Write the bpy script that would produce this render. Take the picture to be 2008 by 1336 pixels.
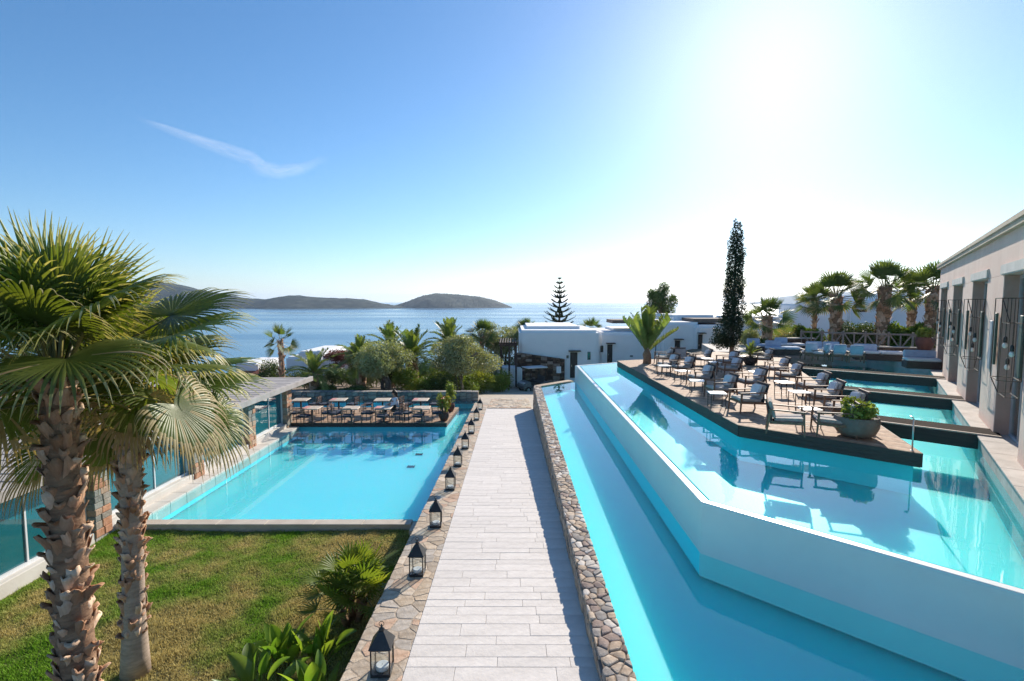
import bpy, bmesh, math, random
import numpy as np
from mathutils import Vector, Matrix
R = math.radians
random.seed(7)
SC = bpy.context.scene
COL = SC.collection
for _o in list(bpy.data.objects):
    bpy.data.objects.remove(_o)

# ---------------------------------------------------------------- camera
CZ = 30.0                      # camera height above the sea
FPX, CXP, CYP = 1000.0, 1004.0, 668.0      # focal length in photo pixels, photo centre
PITCH = math.atan(75 / FPX)
cam_d = bpy.data.cameras.new('camera')
cam = bpy.data.objects.new('camera', cam_d)
COL.objects.link(cam)
cam.location = (0, 0, CZ)
cam.rotation_euler = (math.pi / 2 - PITCH, 0, 0)
cam_d.sensor_width = 36.0
cam_d.lens = 36.0 * FPX / 2008.0
cam_d.clip_start = 0.1
cam_d.clip_end = 200000
SC.camera = cam

# ---------------------------------------------------------------- sky, sun, exposure
SUN_EL, SUN_AZ = R(25.5), R(26.4)          # azimuth to the right of the view axis
world = bpy.data.worlds.new('World')
SC.world = world
world.use_nodes = True
nt = world.node_tree
nt.nodes.clear()
sky = nt.nodes.new('ShaderNodeTexSky')
sky.sky_type = 'NISHITA'
sky.sun_disc = False
sky.sun_elevation = SUN_EL
sky.sun_rotation = SUN_AZ
sky.altitude = 30
sky.air_density = 1.0
sky.dust_density = 0.32
sky.ozone_density = 5.5
bg = nt.nodes.new('ShaderNodeBackground')
bg.inputs['Strength'].default_value = 0.101
wo = nt.nodes.new('ShaderNodeOutputWorld')
hs0 = nt.nodes.new('ShaderNodeHueSaturation')
hs0.inputs['Saturation'].default_value = 1.10
hs0.inputs['Hue'].default_value = 0.496
nt.links.new(sky.outputs[0], hs0.inputs['Color'])
tn0 = nt.nodes.new('ShaderNodeMix'); tn0.data_type = 'RGBA'; tn0.blend_type = 'MULTIPLY'; tn0.inputs[0].default_value = 1.0
tn0.inputs['B'].default_value = (1.0, 0.99, 0.985, 1)
nt.links.new(hs0.outputs[0], tn0.inputs['A'])
nt.links.new(tn0.outputs['Result'], bg.inputs[0])
nt.links.new(bg.outputs[0], wo.inputs[0])
sun_d = bpy.data.lights.new('sun', 'SUN')
sun_d.energy = 4.4
sun_d.angle = R(0.53)
sun_d.color = (1.0, 0.91, 0.79)
sun = bpy.data.objects.new('sun', sun_d)
COL.objects.link(sun)
SUN_DIR = Vector((math.sin(SUN_AZ) * math.cos(SUN_EL), math.cos(SUN_AZ) * math.cos(SUN_EL), math.sin(SUN_EL)))
sun.rotation_euler = SUN_DIR.to_track_quat('Z', 'Y').to_euler()
sun.location = (20, 40, 60)
SC.view_settings.view_transform = 'Standard'
SC.view_settings.look = 'None'
SC.view_settings.exposure = 0.66
SC.view_settings.gamma = 1.0
SC.view_settings.use_curve_mapping = False
SC.render.engine = 'CYCLES'
cy = SC.cycles
cy.use_denoising = True
cy.denoiser = 'OPENIMAGEDENOISE'
cy.denoising_prefilter = 'FAST'
cy.use_adaptive_sampling = True
cy.adaptive_threshold = 0.01
cy.max_bounces = 10
cy.transparent_max_bounces = 24
cy.diffuse_bounces = 3
cy.glossy_bounces = 4
cy.volume_bounces = 1
cy.caustics_reflective = False
cy.caustics_refractive = False
cy.sample_clamp_indirect = 6

# ---------------------------------------------------------------- photo pixel -> place
_cp, _sp = math.cos(PITCH), math.sin(PITCH)
def ray(px, py):
    u, v = px - CXP, CYP - py
    return (u, FPX * _cp + v * _sp, v * _cp - FPX * _sp)
def on_z(px, py, z):
    """where the line of sight through a photo pixel meets the level z"""
    r = ray(px, py); t = (z - CZ) / r[2]
    return Vector((r[0] * t, r[1] * t, z))
def on_y(px, py, y):
    """where it meets the upright plane at distance y"""
    r = ray(px, py); t = y / r[1]
    return Vector((r[0] * t, y, CZ + r[2] * t))

# ---------------------------------------------------------------- levels (metres above the sea)
Z_COPING = CZ - 4.2
Z_LOW = Z_COPING - 0.05        # water of the long lower pool
Z_UP = CZ - 3.36               # water of the upper pool
Z_DECK = CZ - 3.05             # timber lounge deck
Z_LEFT = CZ - 5.6              # water of the square pool
Z_LAWN = CZ - 5.74
def path_z(y):                 # the white path slopes gently down
    return CZ - 4.462 - (y - 5.7) * 0.0467

# ---------------------------------------------------------------- tagging
def tag(o, label, cat, group=None):
    o['label'] = label; o['category'] = cat
    if group: o['group'] = group
    return o
def struct(o):
    o['kind'] = 'structure'; return o
def stuff(o):
    o['kind'] = 'stuff'; return o
def thing(name, label, cat, loc=(0, 0, 0), rz=0, group=None):
    o = bpy.data.objects.new(name, None)
    o.empty_display_size = 0.2
    COL.objects.link(o)
    o.location = loc; o.rotation_euler = (0, 0, rz)
    return tag(o, label, cat, group)
KIDS = {}
def link(name, me, parent=None, loc=None, rot=None, scl=None):
    o = bpy.data.objects.new(name, me)
    COL.objects.link(o)
    if parent is not None:
        o.parent = parent
        KIDS.setdefault(parent.name, []).append(o)
    if loc is not None: o.location = loc
    if rot is not None: o.rotation_euler = rot
    if scl is not None: o.scale = (scl,) * 3 if isinstance(scl, (int, float)) else scl
    return o
def copy_tree(o, parent=None):
    c = o.copy(); COL.objects.link(c)
    c.parent = parent
    if parent is not None: KIDS.setdefault(parent.name, []).append(c)
    for k in KIDS.get(o.name, []): copy_tree(k, c)
    return c
def place(o, loc, rz=0, scl=1.0, label=None):
    o.location = loc; o.rotation_euler = (0, 0, rz); o.scale = (scl,) * 3
    if label: o['label'] = label
    return o

# ---------------------------------------------------------------- mesh builder
class MB:
    def __init__(s): s.v = []; s.f = []; s.m = []
    def add(s, v, f, m=0):
        n = len(s.v); s.v.extend([tuple(p) for p in v])
        for q in f: s.f.append([i + n for i in q]); s.m.append(m)
        return s
    def box(s, c, d, rz=0.0, m=0, M=None):
        x, y, z = d[0] / 2, d[1] / 2, d[2] / 2
        v = [Vector((sx * x, sy * y, sz * z)) for sz in (-1, 1) for sx, sy in ((-1, -1), (1, -1), (1, 1), (-1, 1))]
        A = Matrix.Translation(c) @ (M if M is not None else Matrix.Rotation(rz, 4, 'Z'))
        return s.add([A @ p for p in v], [(3, 2, 1, 0), (4, 5, 6, 7), (0, 1, 5, 4), (1, 2, 6, 5), (2, 3, 7, 6), (3, 0, 4, 7)], m)
    def bar(s, a, b, w, h=None, m=0):
        """a square bar from a to b"""
        a, b = Vector(a), Vector(b); h = h or w; d = b - a; L = d.length
        up = Vector((0, 0, 1)) if abs(d.normalized().z) < 0.95 else Vector((0, 1, 0))
        x = d.normalized().cross(up).normalized(); z = x.cross(d.normalized())
        v = [p + x * sx * w / 2 + z * sz * h / 2 for p in (a, b) for sx, sz in ((-1, -1), (1, -1), (1, 1), (-1, 1))]
        return s.add(v, [(0, 1, 2, 3), (7, 6, 5, 4), (0, 4, 5, 1), (1, 5, 6, 2), (2, 6, 7, 3), (3, 7, 4, 0)], m)
    def tube(s, pts, rad, n=8, m=0, cap=True):
        pts = [Vector(p) for p in pts]
        if isinstance(rad, (int, float)): rad = [rad] * len(pts)
        vs = []
        for i, p in enumerate(pts):
            d = (pts[min(i + 1, len(pts) - 1)] - pts[max(i - 1, 0)]).normalized()
            up = Vector((0, 0, 1)) if abs(d.z) < 0.9 else Vector((0, 1, 0))
            x = d.cross(up).normalized(); y = x.cross(d)
            for k in range(n):
                a = 2 * math.pi * k / n
                vs.append(p + (x * math.cos(a) + y * math.sin(a)) * rad[i])
        fs = [(i * n + k, i * n + (k + 1) % n, (i + 1) * n + (k + 1) % n, (i + 1) * n + k) for i in range(len(pts) - 1) for k in range(n)]
        if cap: fs += [tuple(range(n))[::-1], tuple((len(pts) - 1) * n + k for k in range(n))]
        return s.add(vs, fs, m)
    def lathe(s, prof, n=20, c=(0, 0, 0), m=0):
        vs = [(c[0] + r * math.cos(2 * math.pi * k / n), c[1] + r * math.sin(2 * math.pi * k / n), c[2] + z) for r, z in prof for k in range(n)]
        fs = [(i * n + k, i * n + (k + 1) % n, (i + 1) * n + (k + 1) % n, (i + 1) * n + k) for i in range(len(prof) - 1) for k in range(n)]
        fs += [tuple(range(n))[::-1], tuple((len(prof) - 1) * n + k for k in range(n))]
        return s.add(vs, fs, m)
    def prism(s, poly, z0, z1, m=0, top=True, bottom=True):
        a = sum(poly[i][0] * poly[(i + 1) % len(poly)][1] - poly[(i + 1) % len(poly)][0] * poly[i][1] for i in range(len(poly)))
        if a < 0: poly = poly[::-1]
        n = len(poly)
        za = z0 if callable(z0) else (lambda p: z0)
        zb = z1 if callable(z1) else (lambda p: z1)
        v = [(p[0], p[1], za(p)) for p in poly] + [(p[0], p[1], zb(p)) for p in poly]
        f = [(i, (i + 1) % n, n + (i + 1) % n, n + i) for i in range(n)]
        if bottom: f.append(tuple(range(n))[::-1])
        if top: f.append(tuple(range(n, 2 * n)))
        return s.add(v, f, m)
    def mesh(s, name, mats, smooth=False, bevel=0, seg=2):
        me = bpy.data.meshes.new(name)
        me.from_pydata(s.v, [], s.f)
        if not isinstance(mats, (list, tuple)): mats = [mats]
        for q in mats: me.materials.append(q)
        if len(mats) > 1: me.polygons.foreach_set('material_index', s.m)
        if bevel:
            b = bmesh.new(); b.from_mesh(me)
            bmesh.ops.remove_doubles(b, verts=b.verts, dist=1e-5)
            bmesh.ops.bevel(b, geom=[e for e in b.edges if e.is_manifold and e.calc_face_angle(0) > 0.5], offset=bevel, segments=seg, affect='EDGES', clamp_overlap=True)
            b.to_mesh(me); b.free()
        if smooth:
            me.polygons.foreach_set('use_smooth', [True] * len(me.polygons))
            if smooth == 'auto': me.set_sharp_from_angle(angle=R(35))
        me.update()
        return me
    def build(s, name, mats, parent=None, loc=None, rot=None, scl=None, smooth=False, bevel=0, seg=2):
        return link(name, s.mesh(name, mats, smooth, bevel, seg), parent, loc, rot, scl)

def np_mesh(name, V, F, mats, smooth=False, mi=None):
    """V (n,3) floats, F (m,k) ints, fast"""
    me = bpy.data.meshes.new(name)
    V = np.ascontiguousarray(V, dtype=np.float32); F = np.ascontiguousarray(F, dtype=np.int32)
    k = F.shape[1]
    me.vertices.add(len(V)); me.vertices.foreach_set('co', V.ravel())
    me.loops.add(F.size); me.loops.foreach_set('vertex_index', F.ravel())
    me.polygons.add(len(F)); me.polygons.foreach_set('loop_start', np.arange(0, F.size, k, dtype=np.int32))
    if not isinstance(mats, (list, tuple)): mats = [mats]
    for q in mats: me.materials.append(q)
    if mi is not None: me.polygons.foreach_set('material_index', np.ascontiguousarray(mi, dtype=np.int32))
    if smooth: me.polygons.foreach_set('use_smooth', [True] * len(F))
    me.update(calc_edges=True)
    return me

# ---------------------------------------------------------------- materials
def lin(h):
    c = [int(h[i:i + 2], 16) / 255 for i in (0, 2, 4)]
    return tuple(x / 12.92 if x <= 0.04045 else ((x + 0.055) / 1.055) ** 2.4 for x in c)
class Mat:
    """a principled material with noise-driven colour and relief"""
    def __init__(s, name, col, rough=0.6, col2=None, scale=4.0, detail=5.0, bump=0.0, bscale=None, vary=0.0, metal=0.0, spec=0.5, stretch=None, coord='Object', contrast=(0.35, 0.65), hue=0.0):
        s.m = bpy.data.materials.new(name); s.m.use_nodes = True
        t = s.t = s.m.node_tree; N = t.nodes; s.N = N
        s.b = N['Principled BSDF']
        s.b.inputs['Roughness'].default_value = rough
        s.b.inputs['Metallic'].default_value = metal
        s.b.inputs['Specular IOR Level'].default_value = spec
        s.tc = N.new('ShaderNodeTexCoord'); src = s.tc.outputs[coord]
        if coord == 'World':
            pass
        if stretch:
            mp = N.new('ShaderNodeMapping'); mp.inputs['Scale'].default_value = stretch
            t.links.new(src, mp.inputs[0]); src = mp.outputs[0]
        s.src = src
        out = None
        if col2 is not None:
            n = s.noise(scale, detail)
            rp = N.new('ShaderNodeValToRGB')
            rp.color_ramp.elements[0].position, rp.color_ramp.elements[1].position = contrast
            rp.color_ramp.elements[0].color = (*col, 1); rp.color_ramp.elements[1].color = (*col2, 1)
            t.links.new(n, rp.inputs[0]); out = rp.outputs[0]
        if vary or hue:
            oi = N.new('ShaderNodeObjectInfo')
            hs = N.new('ShaderNodeHueSaturation')
            mr = N.new('ShaderNodeMapRange')
            mr.inputs['To Min'].default_value = 1 - vary; mr.inputs['To Max'].default_value = 1 + vary
            t.links.new(oi.outputs['Random'], mr.inputs[0]); t.links.new(mr.outputs[0], hs.inputs['Value'])
            if hue:
                m2 = N.new('ShaderNodeMath'); m2.operation = 'MULTIPLY'; m2.inputs[1].default_value = 7.31
                m3 = N.new('ShaderNodeMath'); m3.operation = 'FRACT'
                mh = N.new('ShaderNodeMapRange'); mh.inputs['To Min'].default_value = 0.5 - hue; mh.inputs['To Max'].default_value = 0.5 + hue
                t.links.new(oi.outputs['Random'], m2.inputs[0]); t.links.new(m2.outputs[0], m3.inputs[0])
                t.links.new(m3.outputs[0], mh.inputs[0]); t.links.new(mh.outputs[0], hs.inputs['Hue'])
            if out: t.links.new(out, hs.inputs['Color'])
            else: hs.inputs['Color'].default_value = (*col, 1)
            out = hs.outputs[0]
        if out: t.links.new(out, s.b.inputs['Base Color'])
        else: s.b.inputs['Base Color'].default_value = (*col, 1)
        if bump:
            bn = N.new('ShaderNodeBump'); bn.inputs['Strength'].default_value = min(1.0, bump); bn.inputs['Distance'].default_value = 0.02 * max(1, bump)
            t.links.new(s.noise(bscale or scale * 3, 6), bn.inputs['Height'])
            t.links.new(bn.outputs[0], s.b.inputs['Normal'])
    def noise(s, scale, detail=5, rough=0.6):
        n = s.N.new('ShaderNodeTexNoise'); n.inputs['Scale'].default_value = scale
        n.inputs['Detail'].default_value = detail; n.inputs['Roughness'].default_value = rough
        s.t.links.new(s.src, n.inputs['Vector'])
        return n.outputs['Fac']
def M(name, *a, **k): return Mat(name, *a, **k).m
def leaf_mat(name, c1, c2, trans=0.35, rough=0.5, scale=1.5, vary=0.15, hue=0.015, spec=0.35):
    """thin leaf: reflects and lets light through"""
    w = Mat(name, c1, rough, c2, scale=scale, vary=vary, hue=hue, spec=spec)
    t, N = w.t, w.N
    tr = N.new('ShaderNodeBsdfTranslucent'); mx = N.new('ShaderNodeMixShader')
    mx.inputs[0].default_value = trans
    base = w.b.inputs['Base Color'].links[0].from_socket
    g = N.new('ShaderNodeMix'); g.data_type = 'RGBA'; g.blend_type = 'MULTIPLY'; g.inputs[0].default_value = 1
    t.links.new(base, g.inputs['A']); g.inputs['B'].default_value = (1.5, 1.45, 0.55, 1)
    t.links.new(g.outputs['Result'], tr.inputs[0])
    t.links.new(w.b.outputs[0], mx.inputs[1]); t.links.new(tr.outputs[0], mx.inputs[2])
    t.links.new(mx.outputs[0], N['Material Output'].inputs[0])
    return w.m
def water_mat(name, tint, ripple, rscale, ior=1.33):
    """still water: fresnel reflection over a tinted clear surface that lets the sun reach the floor"""
    m = bpy.data.materials.new(name); m.use_nodes = True
    t = m.node_tree; N = t.nodes; N.clear()
    o = N.new('ShaderNodeOutputMaterial'); mx = N.new('ShaderNodeMixShader')
    tr = N.new('ShaderNodeBsdfTransparent'); tr.inputs[0].default_value = (*tint, 1)
    gl = N.new('ShaderNodeBsdfGlossy'); gl.inputs['Roughness'].default_value = 0.0
    gl.inputs[0].default_value = (1, 1, 1, 1)
    fr = N.new('ShaderNodeLayerWeight'); pw = N.new('ShaderNodeMath'); pw.operation = 'POWER'; pw.inputs[1].default_value = 5.0
    f0 = ((ior - 1) / (ior + 1)) ** 2
    ma = N.new('ShaderNodeMath'); ma.operation = 'MULTIPLY_ADD'; ma.inputs[1].default_value = 1 - f0; ma.inputs[2].default_value = f0
    tc = N.new('ShaderNodeTexCoord'); ns = N.new('ShaderNodeTexNoise'); ns.inputs['Scale'].default_value = rscale
    ns.inputs['Detail'].default_value = 3
    bp = N.new('ShaderNodeBump'); bp.inputs['Strength'].default_value = ripple; bp.inputs['Distance'].default_value = 0.01
    L = t.links.new
    L(tc.outputs['Object'], ns.inputs[0]); L(ns.outputs[0], bp.inputs['Height'])
    L(bp.outputs[0], gl.inputs['Normal']); L(bp.outputs[0], fr.inputs['Normal'])
    L(fr.outputs['Facing'], pw.inputs[0]); L(pw.outputs[0], ma.inputs[0]); L(ma.outputs[0], mx.inputs[0]); L(tr.outputs[0], mx.inputs[1]); L(gl.outputs[0], mx.inputs[2]); L(mx.outputs[0], o.inputs[0])
    return m

WHITE = M('white_render', (0.88, 0.87, 0.86), 0.85, (0.82, 0.815, 0.81), scale=1.2, bump=0.12, bscale=18)
BLACK_METAL = M('black_iron', (0.018, 0.018, 0.02), 0.42, (0.035, 0.033, 0.032), scale=9, bump=0.1)
STEEL = M('brushed_steel', (0.55, 0.56, 0.57), 0.3, metal=1.0)

# ================================================================ SEA, HILLS, TERRAIN
def sea_mat():
    w = Mat('sea_water', (0.045, 0.16, 0.28), 0.18, spec=0.5)
    t, N = w.t, w.N
    w.b.inputs['IOR'].default_value = 1.33
    mp = N.new('ShaderNodeMapping'); mp.inputs['Scale'].default_value = (1, 2.2, 1)
    t.links.new(w.tc.outputs['Object'], mp.inputs[0])
    w.src = mp.outputs[0]
    bn = N.new('ShaderNodeBump'); bn.inputs['Strength'].default_value = 0.22; bn.inputs['Distance'].default_value = 0.5
    t.links.new(w.noise(0.12, 6, 0.65), bn.inputs['Height']); t.links.new(bn.outputs[0], w.b.inputs['Normal'])
    mp2 = N.new('ShaderNodeMapping'); mp2.inputs['Scale'].default_value = (0.0006, 0.004, 1)
    t.links.new(w.tc.outputs['Object'], mp2.inputs[0]); w.src = mp2.outputs[0]
    mr = N.new('ShaderNodeMapRange'); mr.inputs['From Min'].default_value = 0.35; mr.inputs['From Max'].default_value = 0.65
    mr.inputs['To Min'].default_value = 0.12; mr.inputs['To Max'].default_value = 0.3
    t.links.new(w.noise(1.0, 4), mr.inputs[0]); t.links.new(mr.outputs[0], w.b.inputs['Roughness'])
    return w.m
S = 90000.0
struct(MB().add([(-S, -S, 0), (S, -S, 0), (S, S, 0), (-S, S, 0)], [(0, 1, 2, 3)]).build('sea', sea_mat()))

SCRUB = M('coastal_scrub', (0.006, 0.021, 0.017), 0.95, (0.085, 0.095, 0.07), scale=0.016, detail=12, bump=1.0, bscale=0.05, contrast=(0.45, 0.72), spec=0.1)
def hill(name, prof, y_ridge, depth, seed):
    """a long coastal hill; prof holds skyline points of the ridge in photo pixels"""
    rng = np.random.RandomState(seed)
    P = [on_y(px, py, y_ridge) for px, py in prof]
    xs = np.array([p.x for p in P]); zs = np.array([max(p.z, 0.0) for p in P])
    nx, ny = 200, 46
    gx = np.linspace(xs[0], xs[-1], nx); rz = np.interp(gx, xs, zs)
    for _ in range(2): rz = np.convolve(np.pad(rz, 2, 'edge'), [.1, .2, .4, .2, .1], 'valid')
    v = np.linspace(-1, 1, ny)
    X, Vv = np.meshgrid(gx, v)
    ph = rng.rand(8) * 6.28
    Y = y_ridge + Vv * depth * (0.55 + 0.45 * np.interp(X, gx, rz / rz.max())) + 40 * np.sin(X * 0.01 + ph[0])
    cs = np.cos(np.clip(np.abs(Vv), 0, 1) * math.pi / 2) ** 0.85
    n = sum(np.sin(X * f * 1.0 + Vv * g + ph[i]) * a for i, (f, g, a) in enumerate(((.008, 3, .06), (.017, 5, .05), (.031, -7, .04), (.06, 9, .025), (.011, -4, .06))))
    Z = rz[None, :] * cs * (1 + n * (1 - cs) * 2.5) - 1.0 + rng.randn(ny, nx) * 1.5 * (cs > 0.1)
    V = np.stack([X, Y, Z], -1).reshape(-1, 3)
    i = np.arange(nx - 1)[None, :] + np.arange(ny - 1)[:, None] * nx
    F = np.stack([i, i + 1, i + nx + 1, i + nx], -1).reshape(-1, 4)
    return struct(link(name, np_mesh(name, V, F, SCRUB, True)))
hill('headland_hill', [(-900, 602), (-500, 585), (-200, 572), (0, 562), (150, 556), (250, 552), (330, 554), (380, 566), (430, 576), (470, 585), (520, 588), (545, 585), (575, 578), (600, 581), (640, 585), (690, 585), (715, 588), (740, 595), (775, 600.5), (800, 603)], 2650, 420, 1)
hill('island_hill', [(752, 604), (772, 600), (800, 592), (830, 581), (857, 575.5), (900, 578), (940, 582), (970, 589), (990, 597), (1004, 603)], 2900, 330, 2)
hill('far_headland_hill', [(1480, 596), (1525, 584), (1580, 577), (1680, 572), (1850, 566), (2200, 560), (2800, 575), (3200, 592)], 9000, 900, 3)

def sstep(a, b, x): 
    t = min(1, max(0, (x - a) / (b - a))); return t * t * (3 - 2 * t)
def ground_z(x, y):
    if y < 29.5: return 22.4
    zl = 24.35 - 0.095 * max(0, y - 30) if y < 62 else 21.3 - 0.16 * (y - 62)
    zr = 26.6 if y < 36 else 26.6 - 0.035 * (y - 36)
    if y > 70: zr = 25.4 - 0.13 * (y - 70)
    s = sstep(5, 15, x - (y - 30) * 0.12)
    if -7 < x < 9 and y < 47.5: return path_z(25.6) - (y - 25.6) * 0.105 - 0.2
    far = 0.25 * math.sin(x * 0.21 + 1) * math.sin(y * 0.17)
    return max(-4, zl * (1 - s) + zr * s + far * min(1, (y - 29.5) / 8))
EARTH = M('dry_earth', (0.16, 0.10, 0.06), 0.95, (0.30, 0.22, 0.14), scale=1.3, detail=8, bump=0.8, bscale=6)
xs = np.concatenate([np.linspace(-120, -20, 30), np.linspace(-18, 40, 80), np.linspace(43, 160, 35)])
ys = np.concatenate([np.linspace(-25, 29.4, 8), np.linspace(29.6, 70, 60), np.linspace(72, 300, 60)])
V = np.array([[x, y, ground_z(x, y)] for y in ys for x in xs])
nx = len(xs); i = np.arange(nx - 1)[None, :] + np.arange(len(ys) - 1)[:, None] * nx
terrain = struct(link('terrain', np_mesh('terrain', V, np.stack([i, i + 1, i + nx + 1, i + nx], -1).reshape(-1, 4), EARTH, False)))

# ================================================================ POOLS
def pool_floor_mat(name, c1, c2):
    return M(name, c1, 0.5, c2, scale=0.5, detail=3, contrast=(0.3, 0.7), spec=0.2)
PF_A = pool_floor_mat('pool_plaster_pale', (0.22, 0.83, 0.94), (0.26, 0.85, 0.95))
PF_B = pool_floor_mat('pool_plaster_turquoise', (0.13, 0.90, 0.955), (0.16, 0.91, 0.96))
W_L = water_mat('pool_water_square', (0.78, 0.975, 0.99), 0.10, 1.5)
W_R = water_mat('pool_water_long', (0.70, 0.975, 0.99), 0.16, 2.2)
W_U = water_mat('pool_water_upper', (0.70, 0.975, 0.99), 0.16, 1.8)
FLOOR_OF = {}
def glow_floor(m, radius, weight):
    """the same plaster, with the light that the water above it scatters sideways"""
    c = m.copy(); c.name = m.name + '_floor'
    b = c.node_tree.nodes['Principled BSDF']
    b.subsurface_method = 'RANDOM_WALK'
    b.inputs['Subsurface Weight'].default_value = weight
    b.inputs['Subsurface Radius'].default_value = radius
    b.inputs['Subsurface Scale'].default_value = 1.0
    FLOOR_OF[m.name] = c
glow_floor(PF_A, (0.03, 1.4, 1.7), 0.8)
glow_floor(PF_B, (0.03, 1.4, 1.7), 0.85)
def pool(name, poly, zw, depth, floor_m, water_m, wall_top=0.0):
    b = MB()
    a = sum(poly[i][0] * poly[(i + 1) % len(poly)][1] - poly[(i + 1) % len(poly)][0] * poly[i][1] for i in range(len(poly)))
    if a < 0: poly = poly[::-1]
    n = len(poly)
    MB().prism(poly, zw - depth - 2.5, zw - depth).build('pool_floor', FLOOR_OF[floor_m.name])['kind'] = 'structure'
    b.add([(p[0], p[1], zw - depth) for p in poly] + [(p[0], p[1], zw + wall_top) for p in poly], [(n + i, n + (i + 1) % n, (i + 1) % n, i) for i in range(n)])
    struct(b.build('pool_basin', floor_m))
    w = MB().add([(p[0], p[1], zw) for p in poly], [tuple(range(n))])
    return struct(w.build('pool_water', water_m))

# ---- square pool on the left
XB0, XB1 = -2.04, -1.31                                   # lantern wall, left and right faces
PLX0 = on_z(275, 1022, Z_LEFT).x; PLY0 = on_z(500, 1022, Z_LEFT).y
PLY1 = on_z(930, 787, Z_LEFT).y
pool('left', [(PLX0, PLY0), (XB0 - 0.005, PLY0), (XB0 - 0.005, PLY1), (PLX0 - 3.5, PLY1), (PLX0 - 3.5, 22.6), (PLX0, 22.6)], Z_LEFT, 0.42, PF_A, W_L)
BEIGE = M('beige_stone_coping', (0.50, 0.42, 0.33), 0.8, (0.60, 0.52, 0.42), scale=2.0, bump=0.2, bscale=25)
BEIGE2 = M('pale_stone_coping', (0.62, 0.57, 0.50), 0.8, (0.70, 0.66, 0.60), scale=2.0, bump=0.2, bscale=25)
for k in range(6):                                         # front kerb of the square pool in lengths
    x0 = PLX0 - 0.35 + k * (XB0 - 0.5 - PLX0 + 0.35) / 6; x1 = PLX0 - 0.35 + (k + 1) * (XB0 - 0.5 - PLX0 + 0.35) / 6 - 0.006
    if k == 0:
        kerb = thing('pool_kerb', 'long low beige stone kerb between lawn and square pool', 'kerb')
        MB().box(((PLX0 + XB0) / 2, PLY0 - 0.14, Z_LEFT - 0.26), (XB0 - PLX0 - 0.02, 0.26, 0.5)).build('kerb_wall', BEIGE, kerb)
    MB().box(((x0 + x1) / 2, PLY0 - 0.13, Z_LEFT + 0.012), (x1 - x0, 0.30, 0.05)).build('coping_stone', BEIGE, kerb, bevel=0.008, seg=1)
MB().box((XB0 - 0.26, PLY0 - 0.42, Z_LEFT - 0.20), (0.46, 0.34, 0.42)).build('end_block', BEIGE, kerb, bevel=0.01)
k2 = thing('pool_edge_paving', 'pale stone ledge between glass building and square pool', 'ledge')
for k in range(14):
    y0 = PLY0 - 0.3 + k * 0.72
    MB().box((PLX0 - 0.298, y0 + 0.357, Z_LEFT - 0.12), (0.62, 0.712, 0.34)).build('ledge_stone', BEIGE2, k2, bevel=0.008, seg=1)
# dark drain covers on the square pool floor
GRATE = M('dark_drain', (0.02, 0.05, 0.07), 0.7)
for dx, dy, dl in ((822, 892, 'small dark floor drain grate on the restaurant deck side of the pair'), (806, 916, 'small dark floor drain grate on the lawn side of the pair')):
    p = on_z(dx, dy, Z_LEFT - 0.42); g = MB()
    for q in range(5): g.box((p.x, p.y - 0.09 + q * 0.045, Z_LEFT - 0.405), (0.24, 0.028, 0.014))
    g.box((p.x - 0.125, p.y, Z_LEFT - 0.4), (0.02, 0.24, 0.02)).box((p.x + 0.125, p.y, Z_LEFT - 0.4), (0.02, 0.24, 0.02))
    tag(g.build('floor_drain', GRATE), dl, 'drain', 'drains of the square pool')

# ---- long lower pool on the right
XW0, XW1 = 1.03, 1.40                                      # stone coping wall
RIM = [(3.42, 26.75), (3.20, 8.36), (6.30, 5.24)]          # outer face of the white overflow wall
LOWPOLY = [(XW1, 3.0), (8.6, 3.0), (3.2, 8.4), (3.42, 26.8), (2.6, 27.3), (1.46, 25.95), (XW1, 24)]
pool('low', LOWPOLY, Z_LOW, 0.40, PF_B, W_R, 0.0)
# ---- upper pool
S0 = Vector((8.05, 7.81)); SD = Vector((0.585, 0.811))     # stone slab line along the pink building
def slab_pt(t): p = S0 + SD * t; return (p.x, p.y)
UPPOLY = [(3.60, 26.7), (3.37, 8.43), (6.42, 5.36), slab_pt(-2.9), slab_pt(3), slab_pt(8), slab_pt(15), slab_pt(20.5), (20.1, 28.7), (16.4, 31.0), (9, 30), (5.9, 28.2)]
pool('up', UPPOLY, Z_UP, 0.62, PF_B, W_U)
# white overflow wall between the two pools
ow = thing('overflow_wall', 'smooth white overflow wall between upper and lower pool', 'wall')
def offset_line(pts, d):
    out = []
    for i, p in enumerate(pts):
        a = Vector(pts[max(i - 1, 0)]); b = Vector(pts[min(i + 1, len(pts) - 1)])
        if 0 < i < len(pts) - 1:
            d1 = (Vector(p) - a).normalized(); d2 = (b - Vector(p)).normalized()
            n1 = Vector((-d1.y, d1.x)); n2 = Vector((-d2.y, d2.x)); n = (n1 + n2).normalized(); k = d / n.dot(n1)
        else:
            d1 = (b - a).normalized(); n = Vector((-d1.y, d1.x)); k = d
        out.append((p[0] + n.x * k, p[1] + n.y * k))
    return out
OWM = M('white_pool_plaster', (0.88, 0.83, 0.78), 0.45, (0.83, 0.785, 0.74), scale=0.8, detail=3, spec=0.3)
rin = offset_line(RIM, 0.17)
MB().prism(RIM + rin[::-1], Z_LOW - 0.5, Z_UP - 0.03).build('wall_body', OWM, ow)
RIMM = M('white_rim', (0.80, 0.81, 0.80), 0.35, (0.74, 0.76, 0.76), scale=3)
ro = offset_line(RIM, -0.012); ri = offset_line(RIM, 0.125)
MB().prism(ro + ri[::-1], Z_UP - 0.03, Z_UP + 0.012).build('wall_rim', RIMM, ow, bevel=0.008)
lip = [(3.42, 26.72), (5.95, 28.2)]; li = offset_line(lip, 0.16)
MB().prism(lip + li[::-1], Z_LOW - 0.5, Z_UP + 0.012).build('far_lip', RIMM, ow)

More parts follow.
